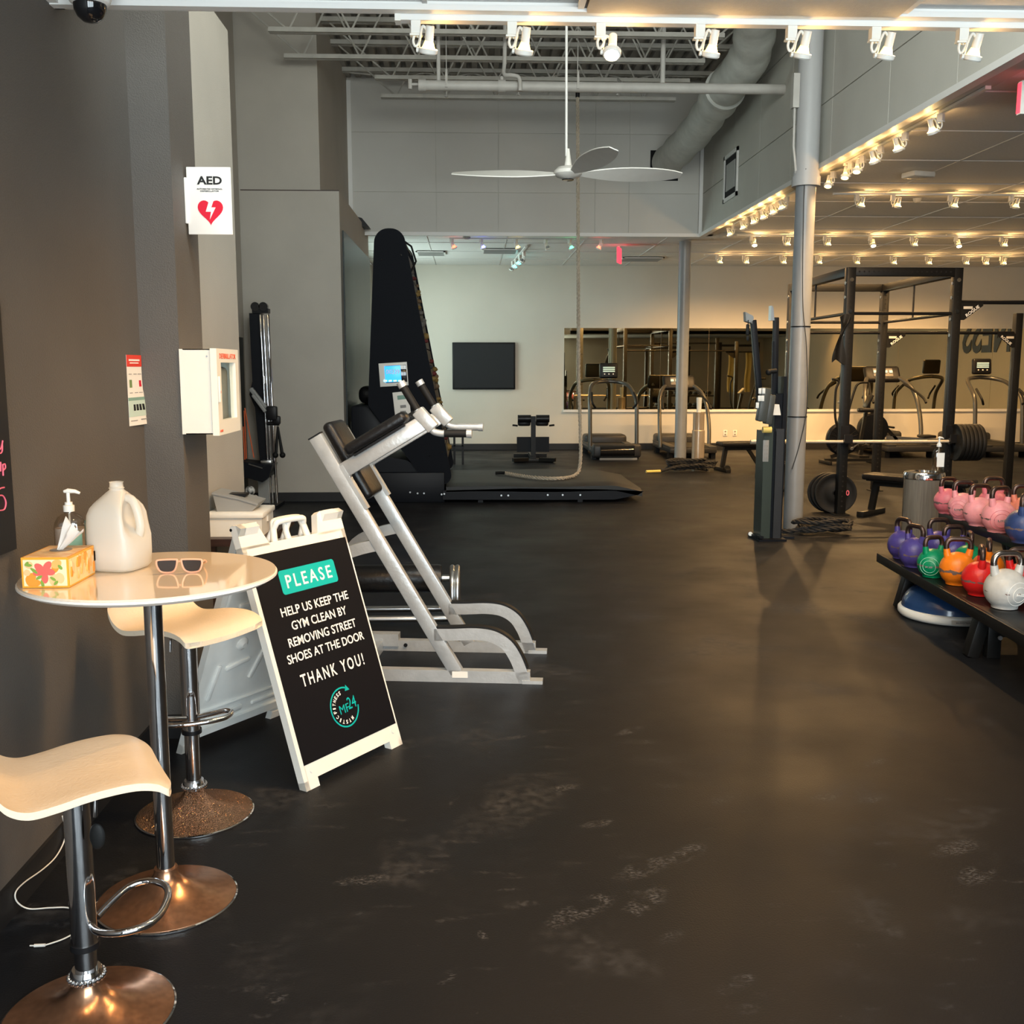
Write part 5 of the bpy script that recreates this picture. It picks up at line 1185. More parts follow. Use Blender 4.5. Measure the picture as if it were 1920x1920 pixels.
def kettlebell(col,p,rz,label,sc=1.0,hm_='kb_handle',em=None,emtxt=None):
    key=(col,hm_,em)
    t=thing('kettlebell',label,'kettlebell',p,rz,'kettlebells on the rack')
    t.scale=(sc,)*3
    pr=[(.052,0),(.060,.002)]+[(.1*math.cos(a),.093+.1*math.sin(a)) for a in [math.radians(x) for x in range(-52,86,9)]]+[(.004,.193)]
    bb=B().lathe(pr,seg=32)
    for s in(-1,1): bb.tube([(s*.050,0,.15),(s*.062,0,.185),(s*.066,0,.212)],.019,12,rad=[.026,.020,.0175])
    if key not in KB: KB[key]=bb.mesh('bell','kb_'+col,1.0)
    link('bell',KB[key],t,world=False)
    if hm_ not in KB:
        KB[hm_]=B().tube(smooth_path([(-.066,0,.205),(-.068,0,.228),(-.062,0,.252),(-.042,0,.268),(0,0,.270),(.042,0,.268),(.062,0,.252),(.068,0,.228),(.066,0,.205)],5),.0155,14).mesh('handle',hm_,1.2)
    link('handle',KB[hm_],t,world=False)
    if em is not None:
        n=Vector((math.cos(em)*math.cos(.12),math.sin(em)*math.cos(.12),-math.sin(.12))); s1_=Vector((-math.sin(em),math.cos(em),0)); s2_=n.cross(s1_)
        bb=B()
        for al in(.42,.66) if col!='grey' else (.38,.62):
            bb.tube([Vector((0,0,.093))+(n*math.cos(al)+(s1_*math.cos(k*PI/16)+s2_*math.sin(k*PI/16))*math.sin(al))*.1004 for k in range(32)],.0014,5,closed=True)
        mm={'pink':'kb_worn_pink','green':'mint','grey':'ink_white'}.get(col,'kb_grey'); part('emblem_ring',bb,MATS['mint'] if mm=='mint' else mm,t)
        o_=Vector((0,0,.093))+n*.0995
        fit('emblem_text',emtxt or 'IRON',.044,.012,'ink_grey' if col!='grey' else 'ink_white',t,(s1_),(s2_ if s2_.z>0 else -s2_),o_,bold=.02,local=True,thick=.002)
    return t
def onshelf(u,v,z): p=pz(u,v,z); return p
K=lambda u,v:onshelf(u,v,zl+.0)
ce=-PI/2-.35
f1=K(1690,1046); 
rows=[('purple',K(1691,1047),1.9,'purple kettlebell at the far end of the lower shelf, front row',1.0,None),
('purple',K(1713,1063),2.0,'second purple kettlebell in the front row, next to the green one',1.0,None),
('green',K(1747,1082),.35,'green kettlebell with printed ring in the front row of the lower shelf',.93,-2.5),
('orange',K(1793,1096),-.12,'worn orange kettlebell in the front row of the lower shelf',1.03,None),
('red',K(1836,1116),1.25,'red kettlebell between the orange and the grey ones, front row',1.03,None),
('grey',K(1883,1140),.10,'pale grey kettlebell with large ring emblem, nearest on the lower shelf',1.12,-1.35)]
for i,(c,p,rz,lab,sc,em) in enumerate(rows):
    p=Vector((p.x,p.y,zl+.002)); 
    kettlebell(c,p,rz+rk,lab,sc,'kb_handle_bright' if c=='grey' else 'kb_handle',em,'KB' if c!='grey' else 'PRED')
back=[('purple',.31,.20,.1,'purple kettlebell at the far end of the lower shelf, back row',1.0),('purple',.31,-.06,.1,'purple kettlebell in the back row, behind the green one',.97),('green',.31,-.32,1.3,'green kettlebell in the back row of the lower shelf, mostly hidden',.97),('orange',.31,-.60,1.2,'orange kettlebell in the back row of the lower shelf, behind the bright orange one',.97),('red',.31,-1.03,.0,'red kettlebell in the back row of the lower shelf',1.05),('grey',.31,-1.34,.2,'grey kettlebell in the back row at the right edge',1.0)]
for c,x,y,rz,lab,sc in back:
    kettlebell(c,rkl(x,y,zl+.002),rz+rk,lab,sc)
# one more behind the near end of the lower shelf, cut by the frame
pk=[('worn_pink',pz(1775,963,zu),.35,'chipped deep pink kettlebell at the far end of the upper shelf',.92,None),('pink',pz(1804,975,zu),.0,'pale pink kettlebell with ring print, second on the upper shelf front',.95,-2.3),('pink',pz(1834,986,zu),.2,'pale pink kettlebell with a dark seam, third on the upper shelf front',.97,None),('pink',pz(1871,998,zu),.45,'largest looking pale pink kettlebell with ring print, fourth on the upper shelf front',1.03,-2.25),('blue',pz(1918,1018,zu),.9,'dark blue kettlebell on the upper shelf cut by the right edge',1.05,None)]
for c,p,rz,lab,sc,em in pk:
    kettlebell(c,Vector((p.x,p.y,zu+.002)),rz+rk,lab,sc,'kb_handle',em,'LIFE')
kb_peach=kbm('peach',(.80,.24,.15),.44)
for i,(c,x,y,rz) in enumerate([('worn_pink',.72,.34,.1),('peach',.72,-.12,-.05),('peach',.72,-.36,.1),('peach',.72,-.60,.3),('pink',.72,-.84,.9)]):
    kettlebell(c,rkl(x,y,zu+.002),rz+rk,'%s kettlebell from the far end in the upper shelf back row'%ORD[i],.97)
# bosu ball
bc=pz(1778,1172,0); 
t=thing('balance_dome','blue half ball balance trainer on a grey rim under the kettlebell rack','balance trainer',(bc.x+.10,bc.y+.22,0))
part('rim',B().lathe([(.26,.0),(.295,.008),(.308,.025),(.308,.052),(.300,.062),(.285,.066)],seg=48),'grey_plastic',t)
pr=[(.288,.066)]; 
for k in range(1,26):
    a=k/25*PI/2; r=.286*math.cos(a); z=.066+.185*math.sin(a); pr.append((max(r,.002)+(.0015 if k%3==0 else 0),z))
part('dome',B().lathe(pr,seg=48),mat('bosu_blue',(.015,.05,.15),.22,coat=.3),t,ang=1.2)
part('rim_label',B().sheet(lambda u,v:Vector((.3085*math.cos(-1.95+.5*u),.3085*math.sin(-1.95+.5*u),.018+.03*v)),8,1,.0008,Vector((0,0,0))),'paper_white',t)
fit('rim_text','BALANCE TRAINER',.10,.010,'ink_grey',t,(math.cos(-.13),math.sin(-.13),0),EZ,(.3105*math.cos(-1.7),.3105*math.sin(-1.7),.033),bold=.01,local=True)
# steel bin and bottle on it
bn=Vector((3.47,7.66,0))
t=thing('steel_bin','round polished steel waste bin behind the far end of the kettlebell rack','bin',bn)
part('body',B().lathe([(.14,0),(.145,.02),(.145,.76),(.148,.765)],seg=48),'brushed_steel',t)
part('lid',B().lathe([(.15,.765),(.151,.80),(.145,.815),(.09,.82),(.085,.80),(.01,.80)],seg=48),'chrome',t)
t=thing('hand_sanitiser','clear pump bottle with white label on the steel bin','bottle',(3.545,7.60,.822),-.1)
bottle(t,'gel',.038,.030,.165,0.0,'white_plastic',.4)
t.scale=(1.1,1.1,1.12)
part('label',B().sheet(lambda u,v:Vector((-.020+.050*u,-.0305,.035+.095*v)),4,2,.0006,Vector((0,1,0))),'paper_white',t)
# ---------------- ski trainer ----------------
YS=9.4; 
t=thing('ski_trainer','tall dark vertical ski pull trainer with two long arms beside the front column','exercise machine',(2.8,YS,0))
def s2(u,v,y=YS): return py(u,v,y)
xa,xb_,xc=s2(1426,960).x,s2(1443,960).x,s2(1463,960).x
zt=s2(1440,808).z
part('front_panel',B().box(xa,xb_,YS-.03,YS+.22,.02,zt),mat('ski_green',(.035,.048,.04),.4,.2),t,local=False)
part('slot',B().box(xb_,xb_+.03,YS,YS+.2,.02,zt),'machine_black',t,local=False)
part('side_rail',B().box(xb_+.03,xc,YS-.03,YS+.22,.02,zt+.02),mat('ski_dark',(.03,.032,.036),.4,.2),t,local=False)
part('rail_top',B().box(xb_+.02,xc+.03,YS+.02,YS+.2,zt,zt+.62*.55).box(xc-.01,xc+.02,YS+.0,YS+.2,.02,zt+.5),'machine_black',t,local=False)
part('label',B().rbox((s2(1434,845).x,YS-.031,s2(1434,845).z),(.055,.004,.20),.002),'mid_grey_plastic',t,local=False)
for dx in(-.012,.012):
    for dz in range(4): part('label_mark',B().box(s2(1434,845).x+dx-.006,s2(1434,845).x+dx+.006,YS-.036,YS-.034,s2(1434,845).z-.07+.035*dz,s2(1434,845).z-.05+.035*dz),'ink_grey',t,local=False)
part('base_plate',B().box(xa-.03,xc+.04,YS-.1,YS+.3,0,.02).bar(s2(1428,1008,YS-.1)-Vector((0,0,.0)),pz(1407,1001,.02),.04,.02).bar(Vector((xc+.02,YS+.1,.012)),Vector((xc+.16,YS+.05,.012)),.04,.02),'machine_black',t,local=False)
part('foot_cap',B().cyl(pz(1407,1001,.0),pz(1407,1001,.035),.02,10),'white_plastic',t,local=False)
a=s2(1434,795,YS-.1); b_=s2(1441,728,YS-.1)
part('console',B().bar(s2(1426,790,YS-.15),s2(1436,727,YS-.15),.085,.09,(0,1,0),.012).bar(s2(1438,795,YS-.05),s2(1446,740,YS-.05),.06,.12,(0,1,0),.01),mat('ski_grey',(.06,.065,.06),.4),t,local=False)
for u,v in((1425,733),(1432,733),(1424,747),(1430,747),(1420,760)): p=s2(u,v,YS-.21); part('console_key',B().rbox(p,(.028,.006,.05),.002),'grey_plastic',t,local=False)
part('left_arm',B().bar(s2(1428,790,YS+.1),s2(1412,600,YS+.1),.052,.06,(0,1,0),.008),'machine_black',t,local=False)
part('right_arm',B().bar(s2(1452,770,YS+.12),s2(1455,595,YS+.12),.05,.05,(0,1,0),.008).bar(s2(1448,770,YS+.05),s2(1450,640,YS+.05),.02,.02,(0,1,0)),'machine_black',t,local=False)
part('left_head',B().prism([(s2(1401,584).x,s2(1401,584).z),(s2(1416,592).x,s2(1416,592).z),(s2(1414,606).x,s2(1414,606).z),(s2(1402,602).x,s2(1402,602).z)],YS+.06,YS+.14).cyl(s2(1406,597,YS+.04),s2(1406,597,YS+.16),.035,14),'mid_grey_plastic',t,local=False)
part('right_head',B().prism([(s2(1451,572).x,s2(1451,572).z),(s2(1455,574).x,s2(1455,574).z),(s2(1457,600).x,s2(1457,600).z),(s2(1450,600).x,s2(1450,600).z)],YS+.08,YS+.16),'steel',t,local=False)
part('left_cord',B().cyl(s2(1403,600,YS+.04),s2(1402,640,YS+.04),.004,6).rbox(s2(1402,618,YS+.04),(.03,.03,.10),.01).rbox(s2(1402,634,YS+.04),(.022,.022,.04),.004),'black_rubber',t,local=False)
part('pull_handle',B().cyl(s2(1440,697,YS+.0),s2(1456,695,YS+.0),.022,10).sphere(s2(1441,698,YS+.0),.028,10,6),'black_rubber',t,local=False)
part('clamp',B().prism([(s2(1447,758).x,s2(1447,758).z),(s2(1458,758).x,s2(1458,758).z),(s2(1461,778).x,s2(1461,778).z),(s2(1445,778).x,s2(1445,778).z)],YS-.05,YS+.12),'white_plastic',t,local=False)
part('hinge_ring',B().cyl(s2(1430,806,YS-.08),s2(1446,806,YS-.08),.03,12),'gold_handle',t,local=False)
# ---------------- battle ropes ----------------
def battle(name,label,c,rx,ry,loops,seed,tails,tape,hz=.03):
    random.seed(seed); P=[]
    for k in range(loops*9):
        a=2*PI*k/9; r=1+random.uniform(-.38,.16); P.append(Vector((c[0]+rx*r*math.cos(a),c[1]+ry*r*math.sin(a),0.025+hz*(k/9)*.75+random.uniform(0,.035))))
    P+=tails; path=resample(smooth_path(P,8),.035)
    t=thing(name,label,'rope',(c[0],c[1],0))
    for s in rope_pts(path,.0125,5.0): part('strand',B().tube(s,.0125,6),'rope_black',t,local=False)
    e=path[-1]; d=(path[-1]-path[-5]).normalized(); d.z=0; e2=e.copy()
    part('handle_sleeve',B().tube([e-d*.01,e2+d*.24],.021,12),tape,t,local=False)
c=pz(1522,1008,.0)
battle('battle_rope','thick black battle rope coiled on the floor around the front grey column',(3.42,9.70),.25,.17,3,2,[Vector((3.15,9.66,.05)),Vector((3.02,9.72,.03)),Vector((2.98,9.80,.03))],'rope_black',.045)
c=pz(1285,893,0)
battle('battle_rope','black battle rope coil with a yellow handle at the foot of the rear column',(3.42,15.75),.36,.18,4,4,[Vector((3.05,15.6,.06)),Vector((2.9,15.55,.03))],'gold_handle',.055)
# steel cup tube by rear column
c=pz(1305,880,0); x_,y_=3.62,16.1
t=thing('cup_tube','tall round polished steel bin with cups beside the rear column','bin',(x_,y_,0))
part('body',B().lathe([(.10,0),(.10,.62),(.09,.63),(.09,.90),(.092,.91)],seg=32),'brushed_steel',t); part('cup_stack',B().lathe([(.035,.9),(.045,1.14)],seg=20),mat('cup_blue',(.55,.62,.66),.4),t)
# ---------------- power rig ----------------
RG=[(4.07,11.02),(5.23,11.02),(4.13,13.2),(5.33,13.2)]
t=thing('power_rig','black steel power rack rig with pull up bars standing right of the front column','rig',(4.7,12.1,0))
ZR=2.66
def post(x,y,h,par): 
    bb=B().box(x-.046,x+.046,y-.046,y+.046,0,h,.004).box(x-.08,x+.08,y-.08,y+.08,0,.012)
    return part('upright',bb,'rack_metal',par,local=False)
for x,y in RG: post(x,y,ZR,t)
def beam(a,b_,w=.09,name='beam'): part(name,B().bar(a,b_,w,w,(0,0,1),.004),'rack_metal',t,local=False)
beam((4.10,11.02,ZR-.045),(5.2,11.02,ZR-.045)); beam((4.16,13.2,ZR-.045),(5.3,13.2,ZR-.045)); beam((4.07,11.06,ZR-.045),(4.13,13.16,ZR-.045)); beam((5.23,11.06,ZR-.045),(5.33,13.16,ZR-.045))
def pbar(a,b_,r=.018,name='pull_up_bar'): part(name,B().cyl(a,b_,r,12),'black_metal',t,local=False)
pbar((4.07,11.02,2.18),(5.23,11.02,2.18)); pbar((4.13,13.2,2.18),(5.33,13.2,2.18)); pbar((4.07,11.02,2.18),(4.13,13.2,2.18)); pbar((5.23,11.02,2.18),(5.33,13.2,2.18))
pbar((4.10,12.2,2.62),(4.10,12.2,2.19),.011,'strut'); pbar((5.28,12.2,2.62),(5.28,12.2,2.19),.011,'strut')
pbar((4.13,13.2,2.05),(7.05,13.2,2.05),.02); pbar((5.23,11.02,2.30),(7.1,11.02,2.30),.022)
post(7.1,13.2,2.3,t); post(7.1,11.02,2.45,t)
def gusset(x,y,z,sx,lab=True):
    part('gusset',B().prism([(x,z),(x+sx*.24,z),(x+sx*.24,z-.03),(x+sx*.04,z-.18),(x,z-.18)],y-.03,y-.022),'rack_metal',t,local=False)
    part('gusset_slot',B().rbox((x+sx*.075,y-.031,z-.05),(.10,.003,.028),.0012),'far_wall',t,local=False)
    ex=Vector((sx*.2,0,.15)).normalized(); ex=ex if ex.x>0 else -ex
    ey=Vector((-ex.z,0,ex.x)); fit('lettering','ROGUE',.17,.035,'ink_white',t,ex,ey,(x+sx*.125,y-.033,z-.085),bold=.02)
gusset(5.27,11.0,2.29,1); gusset(5.37,13.18,2.04,1); gusset(7.06,13.18,2.04,-1)
for x,y in RG[:2]:
    for z in(2.53,2.20): part('bolt',B().cyl((x+.0,y-.052,z),(x,y-.046,z),.022,12),'chrome',t,local=False)
    for z in(2.5,2.35,2.12,1.95): part('side_bolt',B().cyl((x-.052,y,z),(x-.046,y,z),.018,10),'steel',t,local=False)
for x,y in RG[2:]:
    for z in(2.5,2.18,1.95,1.8): part('side_bolt',B().cyl((x-.052,y,z),(x-.046,y,z),.018,10),'steel',t,local=False)
hb2=B()
for k in range(20): hb2.cyl((4.15+.052*k,10.976,ZR-.045),(4.15+.052*k,10.974,ZR-.045),.010,8)
for x,y in RG:
    for k in range(45): hb2.cyl((x,y-.0472,.1+.055*k),(x,y-.0466,.1+.055*k),.010,6)
o=part('hole_row',hb2,'shadow_black',t,local=False); o['kind']='stuff'
for x in(4.07,5.23): part('j_hook',B().box(x-.045,x+.045,10.86,10.98,.80,.835).box(x-.045,x+.045,10.85,10.87,.80,.89).box(x-.05,x+.05,10.97,10.985,.78,.98),'black_metal',t,local=False)
solo('hanging_strap',B().sheet(lambda u,v:Vector((3.95+.035*math.sin(v*5+u*3)-.04*v+.10*u*(1-.3*v),10.95+.02*math.sin(u*7+v*4),2.14-.48*v+.03*math.sin(u*5))),8,16,.03,Vector((0,1,0))),'black_rubber','black bands and straps hanging from the front left rig upright','strap')
# barbell
zb=py(1600,828,10.9).z; xb0=py(1404,828,10.9).x
t=thing('barbell','long steel barbell resting on the rig hooks','barbell',(4.2,10.9,zb))
xl=3.02; xr=5.24
part('bar',B().cyl((xl+.42,10.9,zb),(xr-.05,10.9,zb),.0165,14),'bar_steel',t,local=False); part('sleeve',B().cyl((xl,10.9,zb),(xl+.40,10.9,zb),.025,16).cyl((xl+.40,10.9,zb),(xl+.42,10.9,zb),.036,16),'bar_steel',t,local=False)
part('sleeve',B().cyl((xr-.03,10.9,zb),(xr+.35,10.9,zb),.025,16).cyl((xr-.05,10.9,zb),(xr-.03,10.9,zb),.036,16),'chrome',t,local=False)
def plate(x,y,z,r,th,label,group,axis='X',rz=0,m='black_rubber',tilt=0):
    t=thing('weight_plate',label,'weight plate',(x,y,z),rz,group)
    part('disc',B().lathe([(.026,-th/2),(r*.45,-th/2),(r*.5,-th*.30),(r*.82,-th*.30),(r*.88,-th/2),(r-.006,-th/2),(r,-th*.3),(r,th*.3),(r-.006,th/2),(r*.88,th/2),(r*.82,th*.3),(r*.5,th*.3),(r*.45,th/2),(.026,th/2)],seg=40,axis='X',cap=False),m,t)
    part('hub',B().lathe([(.025,-th/2-.001),(.038,-th/2-.001),(.038,th/2+.001),(.025,th/2+.001)],seg=20,axis='X',cap=False),'black_gloss',t)
    return t
for k in range(6): plate(xr+.03+.045*k,10.9,zb-.012,.2,.04,'%s black plate from the left in the stack on the right barbell sleeve'%ORD[k],'plates on the barbell')
# plates leaning at post A (facing the camera at an angle)
pc=py(1572,925,10.98)
for k,dy in enumerate((0,.05,.10)):
    t=plate(4.05-.055*k*.4,11.12+dy*1.1,.226,.225,.045,'%s black bumper plate of the three standing by the front left rig upright'%['front','middle','rear'][k],'bumper plates by the rig',rz=PI/2-.25)
    if k==0:
        fit('numeral','0',.035,.06,'ink_pink',t,(0,-1,0),EZ,(-.0255,-.125,.01),bold=.01,local=True)
t=plate(3.88,12.92,.226,.225,.05,'black bumper plate standing behind the front grey column','bumper plates by the rig',rz=PI/2-.1)
plate(3.93,13.02,.226,.225,.05,'black bumper plate leaning on the rear left rig upright','bumper plates by the rig',rz=PI/2-.1)
# flat benches
def bench(label,loc,rz,Lb=1.1,mt='black_vinyl',incl=0):
    t=thing('flat_bench',label,'bench',loc,rz,'weight benches')
    part('pad',B().rbox((0,0,.43),(Lb,.27,.065),.02,None,3),mt,t); part('pad_board',B().box(-Lb*.46,Lb*.46,-.11,.11,.385,.40),'black_metal',t)
    part('spine',B().box(-Lb*.42,Lb*.42,-.035,.035,.33,.385),'rack_metal',t)
    for s in(-1,1): part('leg',B().bar((s*Lb*.40,0,.36),(s*Lb*.44,0,.06),.06,.06,(0,1,0)),'rack_metal',t); part('foot',B().box(s*Lb*.44-.04,s*Lb*.44+.04,-.26,.26,0,.06,.006),'rack_metal',t)
    return t
bl=pz(1663,962,0)
bench('black flat bench standing in front of the power rig near the steel bin',(4.75,10.62,0),math.radians(-48),1.15)
t=bench('black adjustable bench by the rear column in front of the far wall',(4.45,15.9,0),math.radians(8),1.15)
part('hinge_frame',B().bar((-.1,0,.36),(.1,.0,.08),.05,.05,(0,1,0)),'rack_metal',t); part('wheel',B().cyl((-.5,-.2,.06),(-.5,-.15,.06),.05,14),'black_rubber',t)
# step bench/low bench seen between rig and far wall
# ---------------- treadmills ----------------
def treadmill(label,loc,arched=True,sc=1.0,hood=False):
    t=thing('treadmill',label,'treadmill',loc,0,'treadmills along the mirrors')
    part('deck',B().box(-.42,.42,0,1.75,.10,.20,.02),mat('tm_body',(.025,.025,.026),.45),t)
    part('belt',B().box(-.27,.27,.02,1.4,.20,.208),'black_rubber',t)
    for s in(-1,1): part('side_rail',B().box(s*.35-.07,s*.35+.07,.0,1.75,.19,.222,.008),mat('tm_rail',(.035,.035,.035),.5),t)
    if hood: 
        part('end_roller_cover',B().rbox((0,-.04,.16),(.86,.16,.24),.05,None,3),mat('tm_body',(.025,.025,.026),.45),t); part('roller',B().cyl((-.30,-.10,.16),(.30,-.10,.16),.10,18),'black_gloss',t)
        part('base_bar',B().box(-.3,.36,-.10,-.02,0,.04),'mid_grey_plastic',t)
    part('motor_cover',B().rbox((0,1.62,.22),(.80,.5,.26),.06,None,3),mat('tm_body',(.025,.025,.026),.45),t)
    for s in(-1,1): part('foot',B().box(s*.38-.04,s*.38+.04,.1,.3,0,.1).box(s*.38-.04,s*.38+.04,1.4,1.6,0,.1),'black_metal',t)
    for s in(-1,1):
        if arched: pts=[(s*.45,.75,.15),(s*.46,.82,.50),(s*.445,.95,.85),(s*.40,1.12,1.10),(s*.30,1.32,1.24),(s*.18,1.45,1.28)]
        else: pts=[(s*.42,.35,.15),(s*.42,.40,.7),(s*.42,.45,.98),(s*.40,.6,1.12),(s*.34,.9,1.28),(s*.2,1.1,1.34),(0,1.15,1.36)]
        part('frame_arch',B().tube(smooth_path(pts,6),.036,12),mat('tm_frame',(.10,.095,.085),.3,.6),t)
        g=[(s*.44,.62,.86),(s*.43,.72,.94),(s*.38,.95,1.05),(s*.30,1.2,1.16)] if arched else [(s*.34,.30,.90),(s*.40,.25,1.0),(s*.38,.5,1.16)]
        part('hand_grip',B().tube(smooth_path(g,5),.020,10),'black_rubber',t)
    if arched:
        part('console',B().rbox((0,1.42,1.32),(.62,.10,.30),.05,Matrix.Rotation(-.5,3,'X'),3),'black_metal',t); part('display',B().rbox((0,1.375,1.35),(.34,.02,.16),.02,Matrix.Rotation(-.5,3,'X'),3),mat('tm_display',(.16,.15,.14),.5),t)
        for k in range(4): part('display_window',B().rbox((-.14+.09*k,1.36,1.37),(.06,.01,.05),.004,Matrix.Rotation(-.5,3,'X')),'screen_lit',t)
    else:
        part('console',B().rbox((0,1.12,1.55),(.34,.09,.28),.03,Matrix.Rotation(-.12,3,'X'),3),'black_metal',t)
        for k in range(3): part('display_window',B().rbox((-.0,1.068,1.61-.035*k),(.22,.01,.022),.003,Matrix.Rotation(-.12,3,'X')),'screen_lit',t)
        for k in range(3): part('button',B().cyl((-.08+.08*k,1.066,1.49),(-.08+.08*k,1.06,1.49),.013,8),'white_plastic',t)
    t.scale=(sc,)*3
    return t
x=py(1155,860,17.95).x
treadmill('dark treadmill with tall console in front of the left mirrors',(x,17.95,0),False,1.0,True)
treadmill('dark treadmill with arched frame behind the rear column',(py(1300,860,18.0).x,18.0,0))
treadmill('dark arched treadmill seen behind the power rig',(py(1712,860,18.0).x,18.0,0),True,1.12)
treadmill('dark treadmill with upright console at the far right behind the rig',(py(1890,860,18.0).x,18.0,0),False,1.05,False)
# hyperextension bench
hx=py(1000,865,17.6).x
t=thing('back_extension_bench','small black back extension bench against the far wall','bench',(hx,17.6,0))
part('base',B().box(-.04,.04,-.1,1.0,.03,.10).box(-.34,.34,-.12,-.04,0,.06,.006).box(-.3,.3,.9,1.0,0,.06),'rack_metal',t)
for s in(-1,1): part('base_foot',B().bar((s*.1,-.1,.05),(s*.36,-.22,.05),.07,.06),'rack_metal',t)
part('post',B().box(-.04,.04,0,.08,.08,.78),'rack_metal',t)
part('foot_board',B().box(-.28,.28,.1,.13,.16,.42),'machine_black',t)
for s in(-1,1):
    part('roller_pad',B().cyl((s*.045,-.02,.74),(s*.27,-.02,.74),.065,18),'black_vinyl',t); part('hip_pad',B().rbox((s*.155,.12,.66),(.22,.16,.10),.03),'black_vinyl',t); part('side_grip',B().tube([(s*.27,0,.62),(s*.36,0,.63)],.016,8),'black_rubber',t)
# small frame right of the climbing machine
p=py(852,845,17.2)
t=thing('plyo_frame','dark metal stool frame seen beside the foot of the climbing machine','stand',(p.x,17.2,0))
for dx in(-.14,.0,.14): part('leg',B().box(dx-.018,dx+.018,-.02,.02,0,.62),'black_metal',t)
part('top',B().box(-.17,.16,-.2,.2,.60,.64),'black_metal',t); part('top_edge',B().box(-.17,.10,-.21,-.2,.56,.60),'grey_plastic',t); part('shelf',B().box(-.16,.15,-.02,.2,.3,.32),'black_metal',t)
# television
a=py(848,642,20.22); b_=py(966,730,20.22)
t=thing('wall_television','large dark switched off television on the pale far wall','television',((a.x+b_.x)/2,20.2,(a.z+b_.z)/2))
part('bezel',B().rbox(((a.x+b_.x)/2,20.21,(a.z+b_.z)/2),(b_.x-a.x,.06,a.z-b_.z),.008),'black_metal',t,local=False); part('screen',B().box(a.x+.03,b_.x-.03,20.175,20.18,b_.z+.03,a.z-.03),mat('tv_screen',(.010,.012,.013),.45,spec=.25),t,local=False)
# mirrors
a=py(1058,615,20.23); b_=py(1058,768,20.23); zt_,zb_=a.z,b_.z; x=a.x
xs=[a.x]
for w in [.95]*9: xs.append(xs[-1]+w)
xs.append(11.2)
for i in range(len(xs)-1):
    if xs[i+1]-xs[i]<.2: continue
    o=solo('wall_mirror',B().box(xs[i]+.002,xs[i+1]-.002,20.236,20.246,zb_,zt_),'mirror','%s sheet from the left in the long mirror strip on the far wall'%ORD[i],'mirror','mirror sheets on the far wall')
struct('trim_6',B().box(a.x-.01,11.3,20.215,20.25,zb_-.05,zb_),'white_trim')
for u,lab in((1378,'white wall outlet under the mirrors right of the rear column'),(1360,'grey wall outlet under the mirrors right of the rear column'),(1679,'wall outlet with a plug under the mirrors behind the rig')):
    p=py(u,812,20.24); t=thing('wall_outlet',lab,'outlet',(p.x,20.245,p.z),0,'outlets on the far wall')
    part('cover_plate',B().rbox((0,-.003,0),(.08,.008,.12),.002),'white_plastic' if u==1378 else 'grey_plastic',t); part('socket',B().box(-.015,.015,-.009,-.007,.015,.045).box(-.015,.015,-.009,-.007,-.045,-.015),'ink_grey',t)
# ---------------- bikes, rower ----------------
bx=py(1590,875,17.0).x
t=thing('air_bike','black fan exercise bike with moving arms behind the rig','exercise bike',(bx,17.0,0))
part('base_foot',B().box(-.42,-.36,-.25,.25,0,.06,.01),'rack_metal',t); part('base_foot',B().box(.40,.46,-.25,.25,0,.06,.01),'rack_metal',t); part('base_beam',B().box(-.4,.43,-.03,.03,.04,.09),'rack_metal',t)
part('fan_cage',B().lathe([(.02,-.09),(.25,-.08),(.27,-.05),(.27,.05),(.25,.08),(.02,.09)],(-.12,0,.42),36,'Y'),'machine_black',t)
bb=B()
for k in range(20): a_=2*PI*k/20; bb.cyl((-.12,-.095,.42),(-.12+.25*math.cos(a_),-.085,.42+.25*math.sin(a_)),.005,5)
part('cage_wire',bb,'rack_metal',t)
part('seat_post',B().bar((.18,0,.3),(.26,0,.86),.05,.05,(0,1,0)),'rack_metal',t); part('seat',B().rbox((.27,0,.90),(.28,.17,.07),.03,None,3),'black_vinyl',t)
part('main_tube',B().bar((-.3,0,.12),(.3,0,.30),.06,.05,(0,1,0)).bar((-.2,0,.6),(-.12,0,1.02),.06,.05,(0,1,0)),'rack_metal',t)
part('monitor',B().bar((-.20,0,1.02),(-.08,0,1.14),.03,.16,(0,1,0),.01),'mid_grey_plastic',t)
for s in(-1,1): part('moving_arm',B().tube(smooth_path([(-.05,s*.16,.25),(-.30,s*.18,.7),(-.34,s*.20,1.2),(-.30 ,s*.21,1.38),(-.42,s*.21,1.42)] if s<0 else [(-.05,s*.16,.25),(.0,s*.18,.7),(.12,s*.2,1.2),(.2,s*.21,1.34),(.36,s*.21,1.36)],6),.020,10),'rack_metal',t)
part('crank',B().cyl((.0,-.14,.27),(.0,.14,.27),.03,10).bar((0,-.13,.27),(.12,-.13,.36),.03,.02).bar((0,.13,.27),(-.12,.13,.18),.03,.02).box(.08,.18,-.2,-.13,.35,.37).box(-.18,-.08,.13,.2,.17,.19),'steel',t)
bx=py(1668,875,18.2).x
t=thing('rowing_machine','dark rowing machine with a long low rail near the far wall','rowing machine',(bx,18.2,0))
part('flywheel_cover',B().lathe([(.02,-.09),(.26,-.08),(.28,0),(.26,.08),(.02,.09)],(-.35,0,.52),32,'Y'),'machine_black',t); part('front_frame',B().bar((-.55,0,.05),(-.45,0,.75),.06,.06,(0,1,0)).bar((-.45,0,.9),(.1,0,.32),.05,.06,(0,1,0)),'rack_metal',t)
